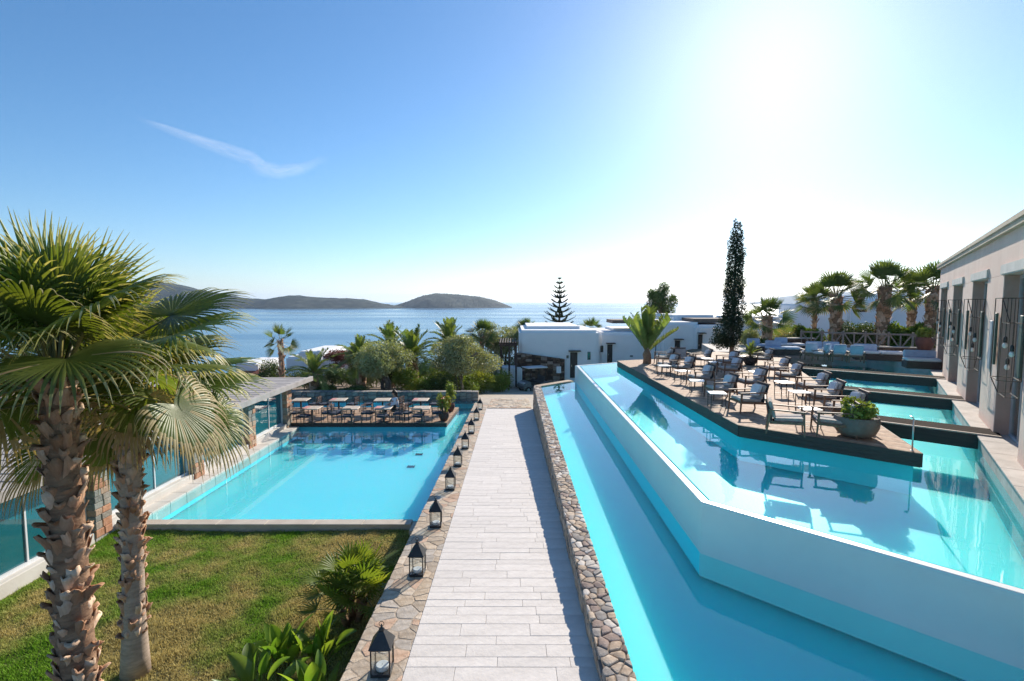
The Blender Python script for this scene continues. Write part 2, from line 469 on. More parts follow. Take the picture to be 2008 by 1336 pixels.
# ================================================================ WHITE PATH
MORTAR = M('grey_mortar', (0.38, 0.355, 0.33), 0.95, (0.46, 0.43, 0.40), scale=6, bump=0.5, bscale=40)
SLAB = Mat('white_path_stone', (0.63, 0.575, 0.52), 0.85, (0.76, 0.70, 0.64), scale=2.4, detail=8, bump=0.35, bscale=14, vary=0.045, contrast=(0.3, 0.62))
def stains(w, sc, lo, hi, dark):
    """a few darker worn patches, over the stone's own colour"""
    t, N = w.t, w.N
    base = w.b.inputs['Base Color'].links[0].from_socket
    mr = N.new('ShaderNodeMapRange'); mr.inputs['From Min'].default_value = lo; mr.inputs['From Max'].default_value = hi
    t.links.new(w.noise(sc, 8, 0.7), mr.inputs[0])
    mx = N.new('ShaderNodeMix'); mx.data_type = 'RGBA'; mx.blend_type = 'MULTIPLY'
    t.links.new(mr.outputs[0], mx.inputs[0]); t.links.new(base, mx.inputs['A']); mx.inputs['B'].default_value = (*dark, 1)
    t.links.new(mx.outputs['Result'], w.b.inputs['Base Color'])
stains(SLAB, 1.1, 0.56, 0.74, (0.62, 0.60, 0.59))
stains(SLAB, 6.0, 0.64, 0.76, (0.82, 0.80, 0.78))
PATH_Y0, PATH_Y1 = 3.6, 25.6
path = struct(MB().add([(XB1 - 0.02, PATH_Y0, path_z(PATH_Y0) - 0.012), (XW0 + 0.1, PATH_Y0, path_z(PATH_Y0) - 0.012), (XW0 + 0.1, PATH_Y1, path_z(PATH_Y1) - 0.012), (XB1 - 0.02, PATH_Y1, path_z(PATH_Y1) - 0.012)], [(0, 1, 2, 3)]).build('path', MORTAR))
rng = random.Random(3)
y = PATH_Y0; TILT = math.atan(-0.0467)
while y < PATH_Y1 - 0.1:
    d = rng.choice((0.17, 0.19, 0.22, 0.25, 0.28)); d = min(d, PATH_Y1 - y)
    x = XB1 + 0.004; cuts = []
    c = XB1 + rng.uniform(0.35, 1.15)
    while c < XW0 - 0.3:
        cuts.append(c); c += rng.uniform(0.75, 1.3)
    for c in cuts + [XW0 + 0.03]:
        w = c - x - 0.004
        cx, cy_ = x + w / 2, y + d / 2
        MB().box((0, 0, 0), (w, d - 0.005, 0.045)).build('path_slab', SLAB.m, path, loc=(cx, cy_, path_z(cy_) - 0.02 + rng.uniform(-0.002, 0.002)), rot=(TILT, 0, rng.uniform(-0.002, 0.002)), bevel=0.003, seg=1)
        x = c
    y += d

# ================================================================ STONE WALLS: irregular pieces
def clip_poly(poly, p, n):
    out = []
    for i in range(len(poly)):
        a, b = poly[i], poly[(i + 1) % len(poly)]
        da = (a[0] - p[0]) * n[0] + (a[1] - p[1]) * n[1]; db = (b[0] - p[0]) * n[0] + (b[1] - p[1]) * n[1]
        if da <= 0: out.append(a)
        if (da < 0 < db) or (db < 0 < da):
            t = da / (da - db); out.append((a[0] + (b[0] - a[0]) * t, a[1] + (b[1] - a[1]) * t))
    return out
def voronoi(w, L, cx, cy, jit, seed, gap):
    """crazy-paving cells filling a w x L strip"""
    r = random.Random(seed); pts = []
    for j in range(int(L / cy)):
        off = 0.5 * (j % 2)
        n = int(round(w / cx))
        for i in range(-1, n + 1):
            pts.append(((i + 0.5 + off - 0.25 + r.uniform(-jit, jit)) * cx, (j + 0.5 + r.uniform(-jit, jit)) * cy))
    cells = []
    for i, p in enumerate(pts):
        poly = [(0, 0), (w, 0), (w, L), (0, L)]
        for q in pts:
            if q is p or abs(q[0] - p[0]) > 3.2 * cx or abs(q[1] - p[1]) > 3.2 * cy: continue
            dx, dy = q[0] - p[0], q[1] - p[1]; dl = math.hypot(dx, dy)
            m = ((p[0] + q[0]) / 2 - dx / dl * gap / 2, (p[1] + q[1]) / 2 - dy / dl * gap / 2)
            poly = clip_poly(poly, m, (dx / dl, dy / dl))
            if len(poly) < 3: break
        if len(poly) >= 3:
            a = abs(sum(poly[k][0] * poly[(k + 1) % len(poly)][1] - poly[(k + 1) % len(poly)][0] * poly[k][1] for k in range(len(poly)))) / 2
            if a > 0.0025: cells.append(poly)
    return cells
def stone_mesh(poly, h, r, inset=0.012, m=0, soft=0.03, tl=0.04):
    """one flat stone: a rounded slab over its outline"""
    cx = sum(p[0] for p in poly) / len(poly); cy_ = sum(p[1] for p in poly) / len(poly)
    pl = []                                               # soften corners
    for k in range(len(poly)):
        a, b, c = poly[k - 1], poly[k], poly[(k + 1) % len(poly)]
        la = min(0.3, soft / max(1e-4, math.dist(a, b))); lc = min(0.3, soft / max(1e-4, math.dist(b, c)))
        pl += [(b[0] + (a[0] - b[0]) * la, b[1] + (a[1] - b[1]) * la), (b[0] + (c[0] - b[0]) * lc, b[1] + (c[1] - b[1]) * lc)]
    n = len(pl); b = MB(); tilt = (r.uniform(-tl, tl), r.uniform(-tl, tl))
    def ring(s, z): return [((p[0] - cx) * s, (p[1] - cy_) * s, z + ((p[0] - cx) * tilt[0] + (p[1] - cy_) * tilt[1]) * (z > 0)) for p in pl]
    R0 = max(0.02, max(math.dist(p, (cx, cy_)) for p in pl)); s2 = 1 - inset / R0; s3 = 1 - 2.6 * inset / R0
    rings = [ring(1, -0.06), ring(1, h * 0.55), ring(s2, h * 0.9), ring(s3, h)]
    vs = sum(rings, [])
    fs = [(i * n + k, i * n + (k + 1) % n, (i + 1) * n + (k + 1) % n, (i + 1) * n + k) for i in range(3) for k in range(n)] + [tuple(3 * n + k for k in range(n))]
    b.add(vs, fs)
    return b, cx, cy_
def stone_cols(tag_, cols, **k):
    return [M(f'{tag_}_{i}', lin(a), 0.9, lin(b), scale=7, detail=8, bump=0.7, bscale=22, vary=0.14, **k) for i, (a, b) in enumerate(cols)]
ST_R = stone_cols('wall_stone', [('a48c74', 'cbb69e'), ('8f857c', 'aca49b'), ('b7a088', 'd0bfaa'), ('8a7468', 'a8968a'), ('c9bdae', 'dcd3c8')])
ST_L = stone_cols('flag_stone', [('b09a80', 'c9b69e'), ('b39176', 'cbad94'), ('a39788', 'beb3a6'), ('c0ab92', 'd4c4b0'), ('a8957f', 'c2b29e')])
RUBBLE = Mat('rubble_wall_face', lin('6a5c50'), 0.95, lin('9a8a78'), scale=5, detail=6, bump=1.0, bscale=9, contrast=(0.4, 0.6)).m

# -- coping wall on the pool side of the path
cw = thing('stone_wall', 'low rubble stone wall with rounded cap stones beside the long pool', 'wall', (0, 0, 0))
MB().prism([(XW0 + 0.02, 3.2), (XW1 - 0.01, 3.2), (XW1 - 0.01, 25.9), (XW0 + 0.09, 25.62)], 23.8, Z_COPING - 0.018).build('wall_core', RUBBLE, cw)
r = random.Random(11)
cells = voronoi(XW1 - XW0 - 0.006, 21.6, 0.135, 0.16, 0.48, 5, 0.016)
cells.sort(key=lambda c: min(p[1] for p in c))
rest = MB(); kept = 0
for c in cells:
    c = [(p[0], p[1]) for p in c]
    b, cx, cy_ = stone_mesh(c, 0.030 + r.uniform(-0.008, 0.010), r, 0.007, soft=0.014, tl=0.06)
    y0 = 3.9 + cy_
    loc = (XW0 + 0.003 + cx + 0.06 * (y0 - 5) / 20, y0, Z_COPING - 0.032)
    if kept < 290:
        b.build('cap_stone', ST_R[r.randrange(5)], cw, loc=loc, smooth='auto'); kept += 1
    else: rest.add([(v[0] + loc[0], v[1] + loc[1], v[2] + loc[2]) for v in b.v], b.f, r.randrange(5))
if rest.v: stuff(rest.build('far_cap_stones', ST_R, cw))
# rough stones in the shaded face of that wall
face = MB(); yy = 3.9
while yy < 25.5:
    zz = path_z(yy) + 0.0; L = r.uniform(0.14, 0.34)
    while zz < Z_COPING - 0.10:
        hh = min(r.uniform(0.09, 0.2), Z_COPING - 0.05 - zz)
        x0 = XW0 + 0.055 * (yy - 5) / 20 + r.uniform(-0.012, 0.012)
        face.box((x0 + 0.03, yy + L / 2 + r.uniform(-.02, .02), zz + hh / 2), (0.08, L - 0.022, hh - 0.02), r.uniform(-.06, .06), m=r.randrange(4))
        zz += hh
    yy += L
stuff(face.build('face_stones', ST_R, cw, bevel=0.012, seg=1))
# white pool edge behind the caps, far end of the wall
MB().prism([(XW0 + 0.08, 25.62), (XW1 - 0.02, 25.3), (3.3, 27.15), (3.05, 27.5)], 24.0, Z_COPING).build('end_wall', ST_R[0], cw, bevel=0.02)

# -- lantern wall on the other side
JOINT = M('tan_joint_mortar', lin('9c8b78'), 0.95, lin('b5a591'), scale=7, detail=7, bump=0.6, bscale=25)
lw = thing('flagstone_ledge', 'broad flagstone topped retaining wall carrying the row of lanterns', 'wall', (0, 0, 0))
LEDGE_Y1 = 27.6
MB().prism([(XB0 + 0.015, 3.2), (XB1 - 0.012, 3.2), (XB1 - 0.012, LEDGE_Y1), (XB0 + 0.015, LEDGE_Y1)], 23.0, lambda p: path_z(p[1]) - 0.002).build('wall_core', JOINT, lw)
cells = voronoi(XB1 - XB0 - 0.006, 23.6, 0.25, 0.27, 0.48, 9, 0.014)
cells.sort(key=lambda c: min(p[1] for p in c)); kept = 0; rest = MB()
for c in cells:
    b, cx, cy_ = stone_mesh(c, 0.028 + r.uniform(-0.004, 0.004), r, 0.005, soft=0.012, tl=0.012)
    y0 = 3.8 + cy_
    loc = (XB0 + 0.003 + cx, y0, path_z(y0) - 0.0255)
    if kept < 290: b.build('flagstone', ST_L[r.randrange(5)], lw, loc=loc, rot=(TILT, 0, 0)); kept += 1
    else: rest.add([(v[0] + loc[0], v[1] + loc[1], v[2] + loc[2]) for v in b.v], b.f, r.randrange(5))
if rest.v: stuff(rest.build('far_flagstones', ST_L, lw))
face = MB(); yy = 4.0
while yy < LEDGE_Y1 - 0.3:
    zz = Z_LAWN - 0.1; L = r.uniform(0.16, 0.42)
    while zz < path_z(yy) - 0.1:
        hh = min(r.uniform(0.1, 0.22), path_z(yy) - 0.04 - zz)
        face.box((XB0 + 0.005, yy + L / 2, zz + hh / 2), (0.05, L - 0.022, hh - 0.02), r.uniform(-.05, .05), m=r.randrange(4)); zz += hh
    yy += L
stuff(face.build('face_stones', ST_R, lw, bevel=0.012, seg=1))

# ================================================================ PAVED FORECOURT BEYOND THE PATH
PAVE = M('forecourt_paving', lin('a89c8e'), 0.9, lin('c2b6a6'), scale=3.5, detail=8, bump=0.8, bscale=9)
pv = MB(); 
gx = [-6, -3, -1.31, 1.06, 3.5, 8]; gy = [25.4, 28, 31, 35, 40, 46]
def court_z(x, y): return path_z(25.6) - max(0, (y - 25.6)) * 0.105 + 0.012
vs = [(x, y, court_z(x, y)) for y in gy for x in gx]; n = len(gx)
struct(pv.add(vs, [(j * n + i, j * n + i + 1, (j + 1) * n + i + 1, (j + 1) * n + i) for j in range(len(gy) - 1) for i in range(n - 1) if not (j == 0 and i < 2)]).build('forecourt', PAVE))
ct = struct(MB().add([(-1.28, 25.62, court_z(0, 25.62) - 0.01), (1.0, 25.62, court_z(0, 25.62) - 0.01), (1.0, 28.5, court_z(0, 28.5) - 0.01), (-1.28, 28.5, court_z(0, 28.5) - 0.01)], [(0, 1, 2, 3)]).build('court_apron', MORTAR))
for c in voronoi(2.25, 5.6, 0.34, 0.4, 0.38, 21, 0.02):
    b, cx, cy_ = stone_mesh(c, 0.03, r, 0.01); y0 = 25.64 + cy_
    b.build('paving_stone', ST_L[r.randrange(5)], ct, loc=(-1.25 + cx, y0, court_z(0, y0)), rot=(math.atan(-0.105), 0, 0))

# stone wall behind the square pool
bw = thing('stone_wall', 'grey rubble garden wall at the back of the square pool', 'wall')
bx0, bx1 = -16.0, on_z(941, 787, Z_LEFT).x - 0.1
BZ = on_y(800, 769, PLY1).z
MB().box(((bx0 + bx1) / 2, PLY1 + 0.24, (BZ + 23.5) / 2), (bx1 - bx0, 0.4, BZ - 23.5 - 0.06)).build('wall_core', RUBBLE, bw)
ST_G = stone_cols('grey_stone', [('6f6a66', '8a8580'), ('7d7770', '989188'), ('5f5c5a', '7a7672'), ('8a8074', 'a59a8c')])
xx = bx0
cnt = 0
while xx < bx1 - 0.05:
    L = min(r.uniform(0.22, 0.5), bx1 - xx); zz = Z_LEFT - 0.1
    while zz < BZ - 0.08:
        hh = min(r.uniform(0.13, 0.26), BZ - 0.03 - zz)
        if xx > -12.5 and cnt < 250:
            MB().box((0, 0, 0), (L - 0.02, 0.1, hh - 0.02), r.uniform(-.03, .03)).build('wall_stone', ST_G[r.randrange(4)], bw, loc=(xx + L / 2, PLY1 + 0.03, zz + hh / 2), bevel=0.02, seg=1); cnt += 1
        zz += hh
    MB().box((0, 0, 0), (L - 0.015, 0.5, 0.07)).build('cap_stone', ST_G[r.randrange(4)], bw, loc=(xx + L / 2, PLY1 + 0.24, BZ - 0.02 + r.uniform(-.01, .01)), bevel=0.015, seg=1)
    xx += L

# ================================================================ TIMBER LOUNGE DECK
TEAK = M('weathered_teak', lin('a8876c'), 0.75, lin('c9ab8e'), scale=1.2, detail=6, stretch=(1, 14, 1), bump=0.3, bscale=6, vary=0.08)
DARKWOOD = M('dark_stained_timber', lin('3f3a36'), 0.7, lin('4c453e'), scale=1.5, detail=5, stretch=(1, 1, 12), bump=0.2, bscale=6)
DECK = [(5.52, 26.5), (5.67, 12.52), (8.30, 10.13), (13.45, 24.2), (14.9, 27.9), (12.6, 31.5), (9.3, 27.7), (6.5, 26.95)]
deck = struct(MB().prism(offset_line([(5.53, 26.5), (5.68, 12.53), (8.29, 10.15), (13.44, 24.2), (14.88, 27.9), (12.6, 31.45), (9.3, 27.65), (6.5, 26.9)], 0.0), Z_UP + 0.01, Z_DECK - 0.03).build('timber_deck', DARKWOOD))
MB().prism([(5.6, 26.45), (5.75, 12.56), (8.26, 10.27), (13.38, 24.22), (14.8, 27.9), (12.6, 31.3), (9.3, 27.55), (6.5, 26.8)], Z_UP - 0.615, Z_UP + 0.008).build('deck_footing', PF_B, deck)
def strip_poly(poly, p, d, lo, hi):
    n = (-d[1], d[0])
    q = clip_poly(poly, (p[0] + n[0] * hi, p[1] + n[1] * hi), n)
    return clip_poly(q, (p[0] + n[0] * lo, p[1] + n[1] * lo), (-n[0], -n[1]))
bd = (0.742, -0.67); planks = MB(); k = 0
TEAKS = [M(f'teak_board_{q}', lin(a), 0.75, lin(b), scale=1.4, detail=6, stretch=(6, 6, 1), bump=0.25, bscale=5, spec=0.15) for q, (a, b) in enumerate((('a5836a', 'c2a58a'), ('b08f75', 'cdb297'), ('9b7c66', 'b99e86')))]
lo = -2.0
while lo < 24:
    q = strip_poly([(p[0], p[1]) for p in DECK], (8.30, 10.13), bd, lo, lo + 0.132)
    if len(q) >= 3:
        b = MB().prism(q, Z_DECK - 0.028, Z_DECK)
        if k < 295 : b.build('deck_board', TEAKS[k * 7 % 3], deck)
        k += 1
    lo += 0.14
fas = MB()
for a, b in zip(DECK[:3], DECK[1:4]):
    a, b = Vector(a), Vector(b); d = (b - a).normalized(); nn = Vector((d.y, -d.x)); L = (b - a).length
    for row in range(3):
        MB().box((0, 0, 0), (L - 0.01, 0.025, 0.094)).build('fascia_board', DARKWOOD, deck, loc=(*((a + b) / 2 - nn * -0.014), Z_DECK - 0.052 - row * 0.098), rot=(0, 0, math.atan2(d.y, d.x)))

# ---- timber and stone bridges between the deck and the pink building
BRM = M('bridge_timber', lin('2c2420'), 0.9, lin('3a302a'), scale=2, detail=5, stretch=(1, 8, 1), bump=0.2, spec=0.05)
BR_E = M('bridge_edge', lin('b9a695'), 0.7, lin('cdbba9'), scale=4)
STONE_SLAB = M('grey_stone_slab', lin('b0a69b'), 0.85, lin('c6bdb3'), scale=2.5, detail=7, bump=0.3, bscale=16)
BR = [((9.40, 12.74), (10.82, 11.46), (10.62, 10.80), 'first'), ((11.46, 17.74), (13.98, 15.60), (13.75, 15.05), 'second'), ((13.19, 23.4), (17.2, 20.0), (17.0, 19.55), 'third')]
BL = ['dark timber footbridge nearest the large round planter', 'dark timber footbridge between the two others across the narrow pools', 'dark timber footbridge beside the pool with the steel ladder']
for (a, b, c, nm), lab in zip(BR, BL):
    g = thing('footbridge', lab, 'bridge', group='footbridges to the pink building')
    a, b = Vector(a), Vector(b); d = (b - a).normalized(); n = Vector((-d.y, d.x))
    if n.y < 0: n = -n
    wd = 0.85
    a = a - d * 0.25
    e1 = b + d * 0.55; e2 = b + d * 0.75 + n * wd
    # end cut runs along the stone slab
    end_f = b + d * 0.28; end_b = end_f + Vector(SD) * (wd / max(0.2, Vector(SD).dot(n)))
    poly = [tuple(a), tuple(end_f), tuple(end_b), tuple(a + n * wd)]
    MB().prism(poly, Z_UP - 0.02, Z_DECK + 0.02).build('bridge_body', DARKWOOD, g)
    q0, q1 = a + n * 0.035 - d * -0.02, end_f + n * 0.035 - d * 0.03
    MB().prism([tuple(a + d * 0.02 - n * 0.006), tuple(end_f - n * 0.006), tuple(end_f + n * 0.05), tuple(a + d * 0.02 + n * 0.05)], Z_DECK + 0.004, Z_DECK + 0.034).build('edge_strip', BR_E, g)
    for q in range(5):
        w0 = 0.06 + q * (wd - 0.08) / 5; w1 = w0 + (wd - 0.08) / 5 - 0.01
        f0 = end_f + Vector(SD) * (w0 / Vector(SD).dot(n)); f1 = end_f + Vector(SD) * (w1 / Vector(SD).dot(n))
        MB().prism([tuple(a + n * w0), tuple(f0), tuple(f1), tuple(a + n * w1)], Z_DECK + 0.02, Z_DECK + 0.032).build('bridge_board', BRM, g)
# stone slab along the pink building
sl = struct(MB().prism([slab_pt(-4), slab_pt(21), tuple(Vector(slab_pt(21)) + Vector((0.811, -0.585)) * 1.6), tuple(Vector(slab_pt(-4)) + Vector((0.811, -0.585)) * 1.6)], Z_UP - 0.6, Z_DECK - 0.045).build('pavement', STONE_SLAB))
t = -4.0
while t < 21:
    L = 1.15
    p = Vector(slab_pt(t)); q = Vector(slab_pt(t + L - 0.008)); nn = Vector((0.811, -0.585))
    MB().prism([tuple(p - nn * 0.03), tuple(q - nn * 0.03), tuple(q + nn * 0.95), tuple(p + nn * 0.95)], Z_DECK - 0.04, Z_DECK).build('paving_slab', STONE_SLAB, sl, bevel=0.006, seg=1)
    t += L
# far terrace beyond the pool
ft = struct(MB().prism([(12.65, 31.5), (16.4, 31.0), (20.1, 28.7), (19.9, 24.2), (27, 30), (26, 37), (14, 37.5)], 25.5, Z_DECK - 0.006).build('far_terrace', STONE_SLAB))

# ================================================================ HAZE
HZ = bpy.data.materials.new('sea_haze'); HZ.use_nodes = True
HZ.node_tree.nodes.clear()
_o = HZ.node_tree.nodes.new('ShaderNodeOutputMaterial'); _v = HZ.node_tree.nodes.new('ShaderNodeVolumePrincipled')
_v.inputs['Color'].default_value = (0.72, 0.84, 1.0, 1); _v.inputs['Density'].default_value = 0.00006; _v.inputs['Anisotropy'].default_value = 0.3
HZ.node_tree.links.new(_v.outputs[0], _o.inputs['Volume'])
HAZE_ON = True
if HAZE_ON:
    hz = stuff(MB().box((0, 9000, 150 - 6), (44000, 24000, 300)).build('haze', HZ))

# ================================================================ PINK BUILDING ON THE RIGHT
PINK = Mat('pink_lime_render', lin('f0d2c0'), 0.92, lin('e2c1ae'), scale=0.8, detail=7, bump=0.35, bscale=14, contrast=(0.3, 0.7), stretch=(1, 1, 0.25))
stains(PINK, 0.9, 0.52, 0.72, (0.86, 0.83, 0.82))
PINK = PINK.m
REVEAL = M('brown_reveal', lin('b3988a'), 0.9, lin('c0a698'), scale=2, detail=5, bump=0.2)
LINTEL = M('pale_lintel', lin('c8c2b8'), 0.85, lin('d8d2c8'), scale=3, bump=0.25, bscale=20)
CORN = M('cornice_stone', lin('bda88f'), 0.85, lin('cdb9a1'), scale=2, bump=0.25, bscale=15)
FRAMEM = M('pale_door_frame', lin('a9adb0'), 0.5, lin('b8bcbf'), scale=4)
GREEN = M('green_shutter', lin('27463f'), 0.5, lin('315349'), scale=5, stretch=(1, 1, 6))
def glass_mat(name, tint, refl_col=(1, 1, 1), f0=0.06):
    m = water_mat(name, tint, 0.02, 3.0, ior=(1 + math.sqrt(f0)) / (1 - math.sqrt(f0)))
    return m
GLASS = glass_mat('window_glass', (0.55, 0.66, 0.66))
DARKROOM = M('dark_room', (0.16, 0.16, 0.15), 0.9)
B0 = Vector((9.39, 9.15)); BD = Vector((0.583, 0.8125)); BN = Vector((0.8125, -0.583))   # base line, along, into the wall
ZT, ZB = 31.55, Z_DECK - 0.03
pb = thing('pink_building', 'long pink rendered building with tall recessed glass doors beside the upper pool', 'building', (B0.x, B0.y, ZB), math.atan2(BD.y, BD.x))
# local frame: x along the facade, y = away from the pool is -y
def lbox(x0, x1, y0, y1, z0, z1): return ((x0 + x1) / 2, -(y0 + y1) / 2, (z0 + z1) / 2 - ZB), (x1 - x0, y1 - y0, z1 - z0)
OPS = [(-4.2, -1.6), (0.58, 3.15), (5.30, 7.90), (10.1, 12.8), (14.9, 17.6)]
END = 18.45; H = ZT - ZB; OH = 30.62
w = MB(); prev = -7.0
segs = []
for a, b in OPS: segs.append((prev, a)); prev = b
segs.append((prev, END))
for a, b in segs:
    MB().box(*lbox(a, b, 0, 0.36, ZB, OH - 0.001)).build('wall_pier', PINK, pb, bevel=0.012, seg=1)
MB().box(*lbox(-7, END, 0.0015, 0.36, OH, ZT)).build('upper_wall', PINK, pb)
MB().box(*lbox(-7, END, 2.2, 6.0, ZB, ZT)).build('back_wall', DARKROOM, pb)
MB().box(*lbox(END - 0.35, END - 0.002, 0.37, 6.0, ZB, ZT)).build('end_wall', PINK, pb)
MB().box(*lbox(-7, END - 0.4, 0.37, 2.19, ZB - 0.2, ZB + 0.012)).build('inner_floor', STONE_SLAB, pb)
for a, b in OPS:
    MB().box(*lbox(a - 0.16, b + 0.16, -0.05, 0.20, OH + 0.003, OH + 0.24)).build('lintel', LINTEL, pb, bevel=0.02)
    MB().box(*lbox(b - 0.02, b + 0.004, 0.012, 0.345, ZB, OH - 0.003)).build('reveal', REVEAL, pb)
    d = MB().box(*lbox(a, a + 0.07, 0.26, 0.33, ZB, OH - 0.004)).box(*lbox(b - 0.09, b - 0.021, 0.26, 0.33, ZB, OH - 0.004)).box(*lbox(a + 0.07, b - 0.09, 0.26, 0.33, OH - 0.09, OH - 0.005)).box(*lbox(a + 0.07, b - 0.09, 0.26, 0.33, ZB, ZB + 0.09))
    door = d.build('door_frame', FRAMEM, pb)
    for q in (1, 2): MB().box(*lbox(a + (b - a) * q / 3 - 0.03, a + (b - a) * q / 3 + 0.03, 0.265, 0.325, ZB + 0.091, OH - 0.091)).build('mullion', FRAMEM, door)
    for q in range(3):
        x0 = a + (b - a) * q / 3 + 0.075; x1 = a + (b - a) * (q + 1) / 3 - 0.075
        MB().box(*lbox(x0 - 0.04, x1 + 0.04, 0.29, 0.30, ZB + 0.092, OH - 0.092)).build('pane', GLASS, door)
# narrow green shutters folded against the piers
for a, b in OPS[1:]:
    for x in (a + 0.10, b + 0.22):
        MB().box(*lbox(x - 0.13, x + 0.13, -0.075, -0.03, 28.55, 29.75)).build('shutter', GREEN, pb, bevel=0.01, seg=1)
cor = MB().box(*lbox(-7, END + 0.42, -0.10, 6.2, ZT + 0.001, ZT + 0.10)).build('roof_slab', CORN, pb)
MB().box(*lbox(-7, END + 0.47, -0.13, 0.02, ZT + 0.101, ZT + 0.24)).build('roof_edge', CORN, pb, bevel=0.02)
MB().box(*lbox(-7, END + 0.47, 0.025, 6.2, ZT + 0.101, ZT + 0.21)).build('roof_top', MORTAR, pb)
# iron-framed wall lanterns with bulbs
RUSTM = M('rusted_iron', lin('3b322d'), 0.7, lin('54453b'), scale=14)
BULB = M('frosted_bulb', (0.75, 0.74, 0.70), 0.35)
def cage(par, L):
    f = MB()
    def frame(x0, x1, y0, y1, z0, z1, t=0.022):
        C = [(x, y, z) for x in (x0, x1) for y in (y0, y1) for z in (z0, z1)]
        for i, j in ((0, 1), (2, 3), (4, 5), (6, 7), (0, 2), (1, 3), (4, 6), (5, 7), (0, 4), (1, 5), (2, 6), (3, 7)): f.bar(C[i], C[j], t)
    frame(-0.42, 0.30, 0.02, 0.36, -0.62, 0.98, 0.015)
    f2 = f
    frame(-0.75, 0.0, 0.10, 0.28, -0.90, 0.50, 0.010)
    for a, b in (((-0.42, 0.02, 0.98), (-0.75, 0.10, 0.50)), ((-0.42, 0.36, 0.98), (-0.75, 0.28, 0.50)), ((0.30, 0.02, -0.62), (0.0, 0.10, -0.90)), ((0.30, 0.36, -0.62), (0, 0.28, -0.90))): f.bar(a, b, 0.014)
    f.build('cage_frame', RUSTM, par)
    for x, y, z in ((-0.3, 0.16, -0.05), (0.0, 0.22, 0.1), (0.18, 0.14, -0.35)):
        MB().tube([(x, y, z + 0.06), (x, y, 0.98 if x > -0.4 else 0.5)], 0.006, 5).build('hanging_rod', BLACK_METAL, par)
        c = MB().lathe([(0.012, 0.13), (0.03, 0.10), (0.034, 0.05), (0.03, 0.0)], 10, (x, y, z)).build('bulb_socket', BLACK_METAL, par)
        MB().lathe([(0.02, 0.0), (0.04, -0.03), (0.045, -0.07), (0.03, -0.10), (0.008, -0.115)], 10, (x, y, z)).build('bulb', BULB, c, smooth=True)
for k, (a, b) in enumerate(OPS[1:]):
    lab = ['open iron cage lantern on the first pier by the stone slab corner', 'open iron cage lantern beside the narrow grey wall panel', 'open iron cage lantern on the pier behind the middle footbridge', 'open iron cage lantern at the far corner of the pink building'][k]
    p = B0 + BD * (a + 0.45) 
    g = thing('cage_lantern', lab, 'lantern', (p.x, p.y, 29.1), math.atan2(BD.y, BD.x), 'iron cage lanterns on the pink wall')
    cage(g, k)
MB().box(*lbox(4.05, 4.35, -0.03, 0.001, 28.35, 29.55)).build('wall_panel', FRAMEM, pb, bevel=0.01, seg=1)

# ================================================================ SUNKEN GLASS BUILDING ON THE LEFT
GX = PLX0 - 0.62                                          # facade line
GZ0, GZ1 = Z_LEFT + 0.14, on_y(572, 762, 22.2).z
gb = thing('glass_pavilion', 'low glass fronted pavilion with stone pillars and slatted concrete roof', 'building', (GX, 12, Z_LAWN))
oz_ = lambda z: z - Z_LAWN
GY0, GY1 = 4.5, 22.4
PIL = stone_cols('pillar_stone', [('a88b72', 'c4a88f'), ('8f8577', 'aaa092'), ('b5805f', 'c99a7c'), ('7f8078', '9a9b92')])
TEAL = M('tinted_teal_glass', (0.012, 0.12, 0.15), 0.04, (0.02, 0.15, 0.18), scale=0.6, spec=0.9)
ALU = M('white_window_frame', (0.68, 0.70, 0.71), 0.45, (0.74, 0.75, 0.76), scale=4)
rr = random.Random(5)
def pillar_y(px, py): return on_z(px, py, Z_LEFT + 0.05).y
def facade_y(px):
    t = (GX + 0.23) / (px - CXP); rz = (Z_LEFT - CZ) / t; v = (rz + FPX * _sp) / _cp
    return (FPX * _cp + v * _sp) * t
PY = [facade_y(569), facade_y(497), facade_y(393), facade_y(206), 8.2, 4.8]
for y in PY:
    g = MB().box((0, y - 12, oz_((GZ0 + GZ1) / 2 - 0.2)), (0.40, 0.46, GZ1 - GZ0 + 0.38)).build('pillar', MORTAR, gb)
    z = Z_LEFT - 0.05
    while z < GZ1 - 0.05:
        h = min(rr.uniform(0.10, 0.2), GZ1 - 0.01 - z); c = rr.uniform(-0.1, 0.1)
        for s0, s1 in ((-0.25, c - 0.006), (c + 0.006, 0.25)):
            MB().box((0.0, y - 12 + (s0 + s1) / 2, oz_(z + h / 2)), (0.46 + rr.uniform(-.02, .02), s1 - s0, h - 0.01)).build('pillar_stone', PIL[rr.randrange(4)], g, bevel=0.012, seg=1)
        z += h
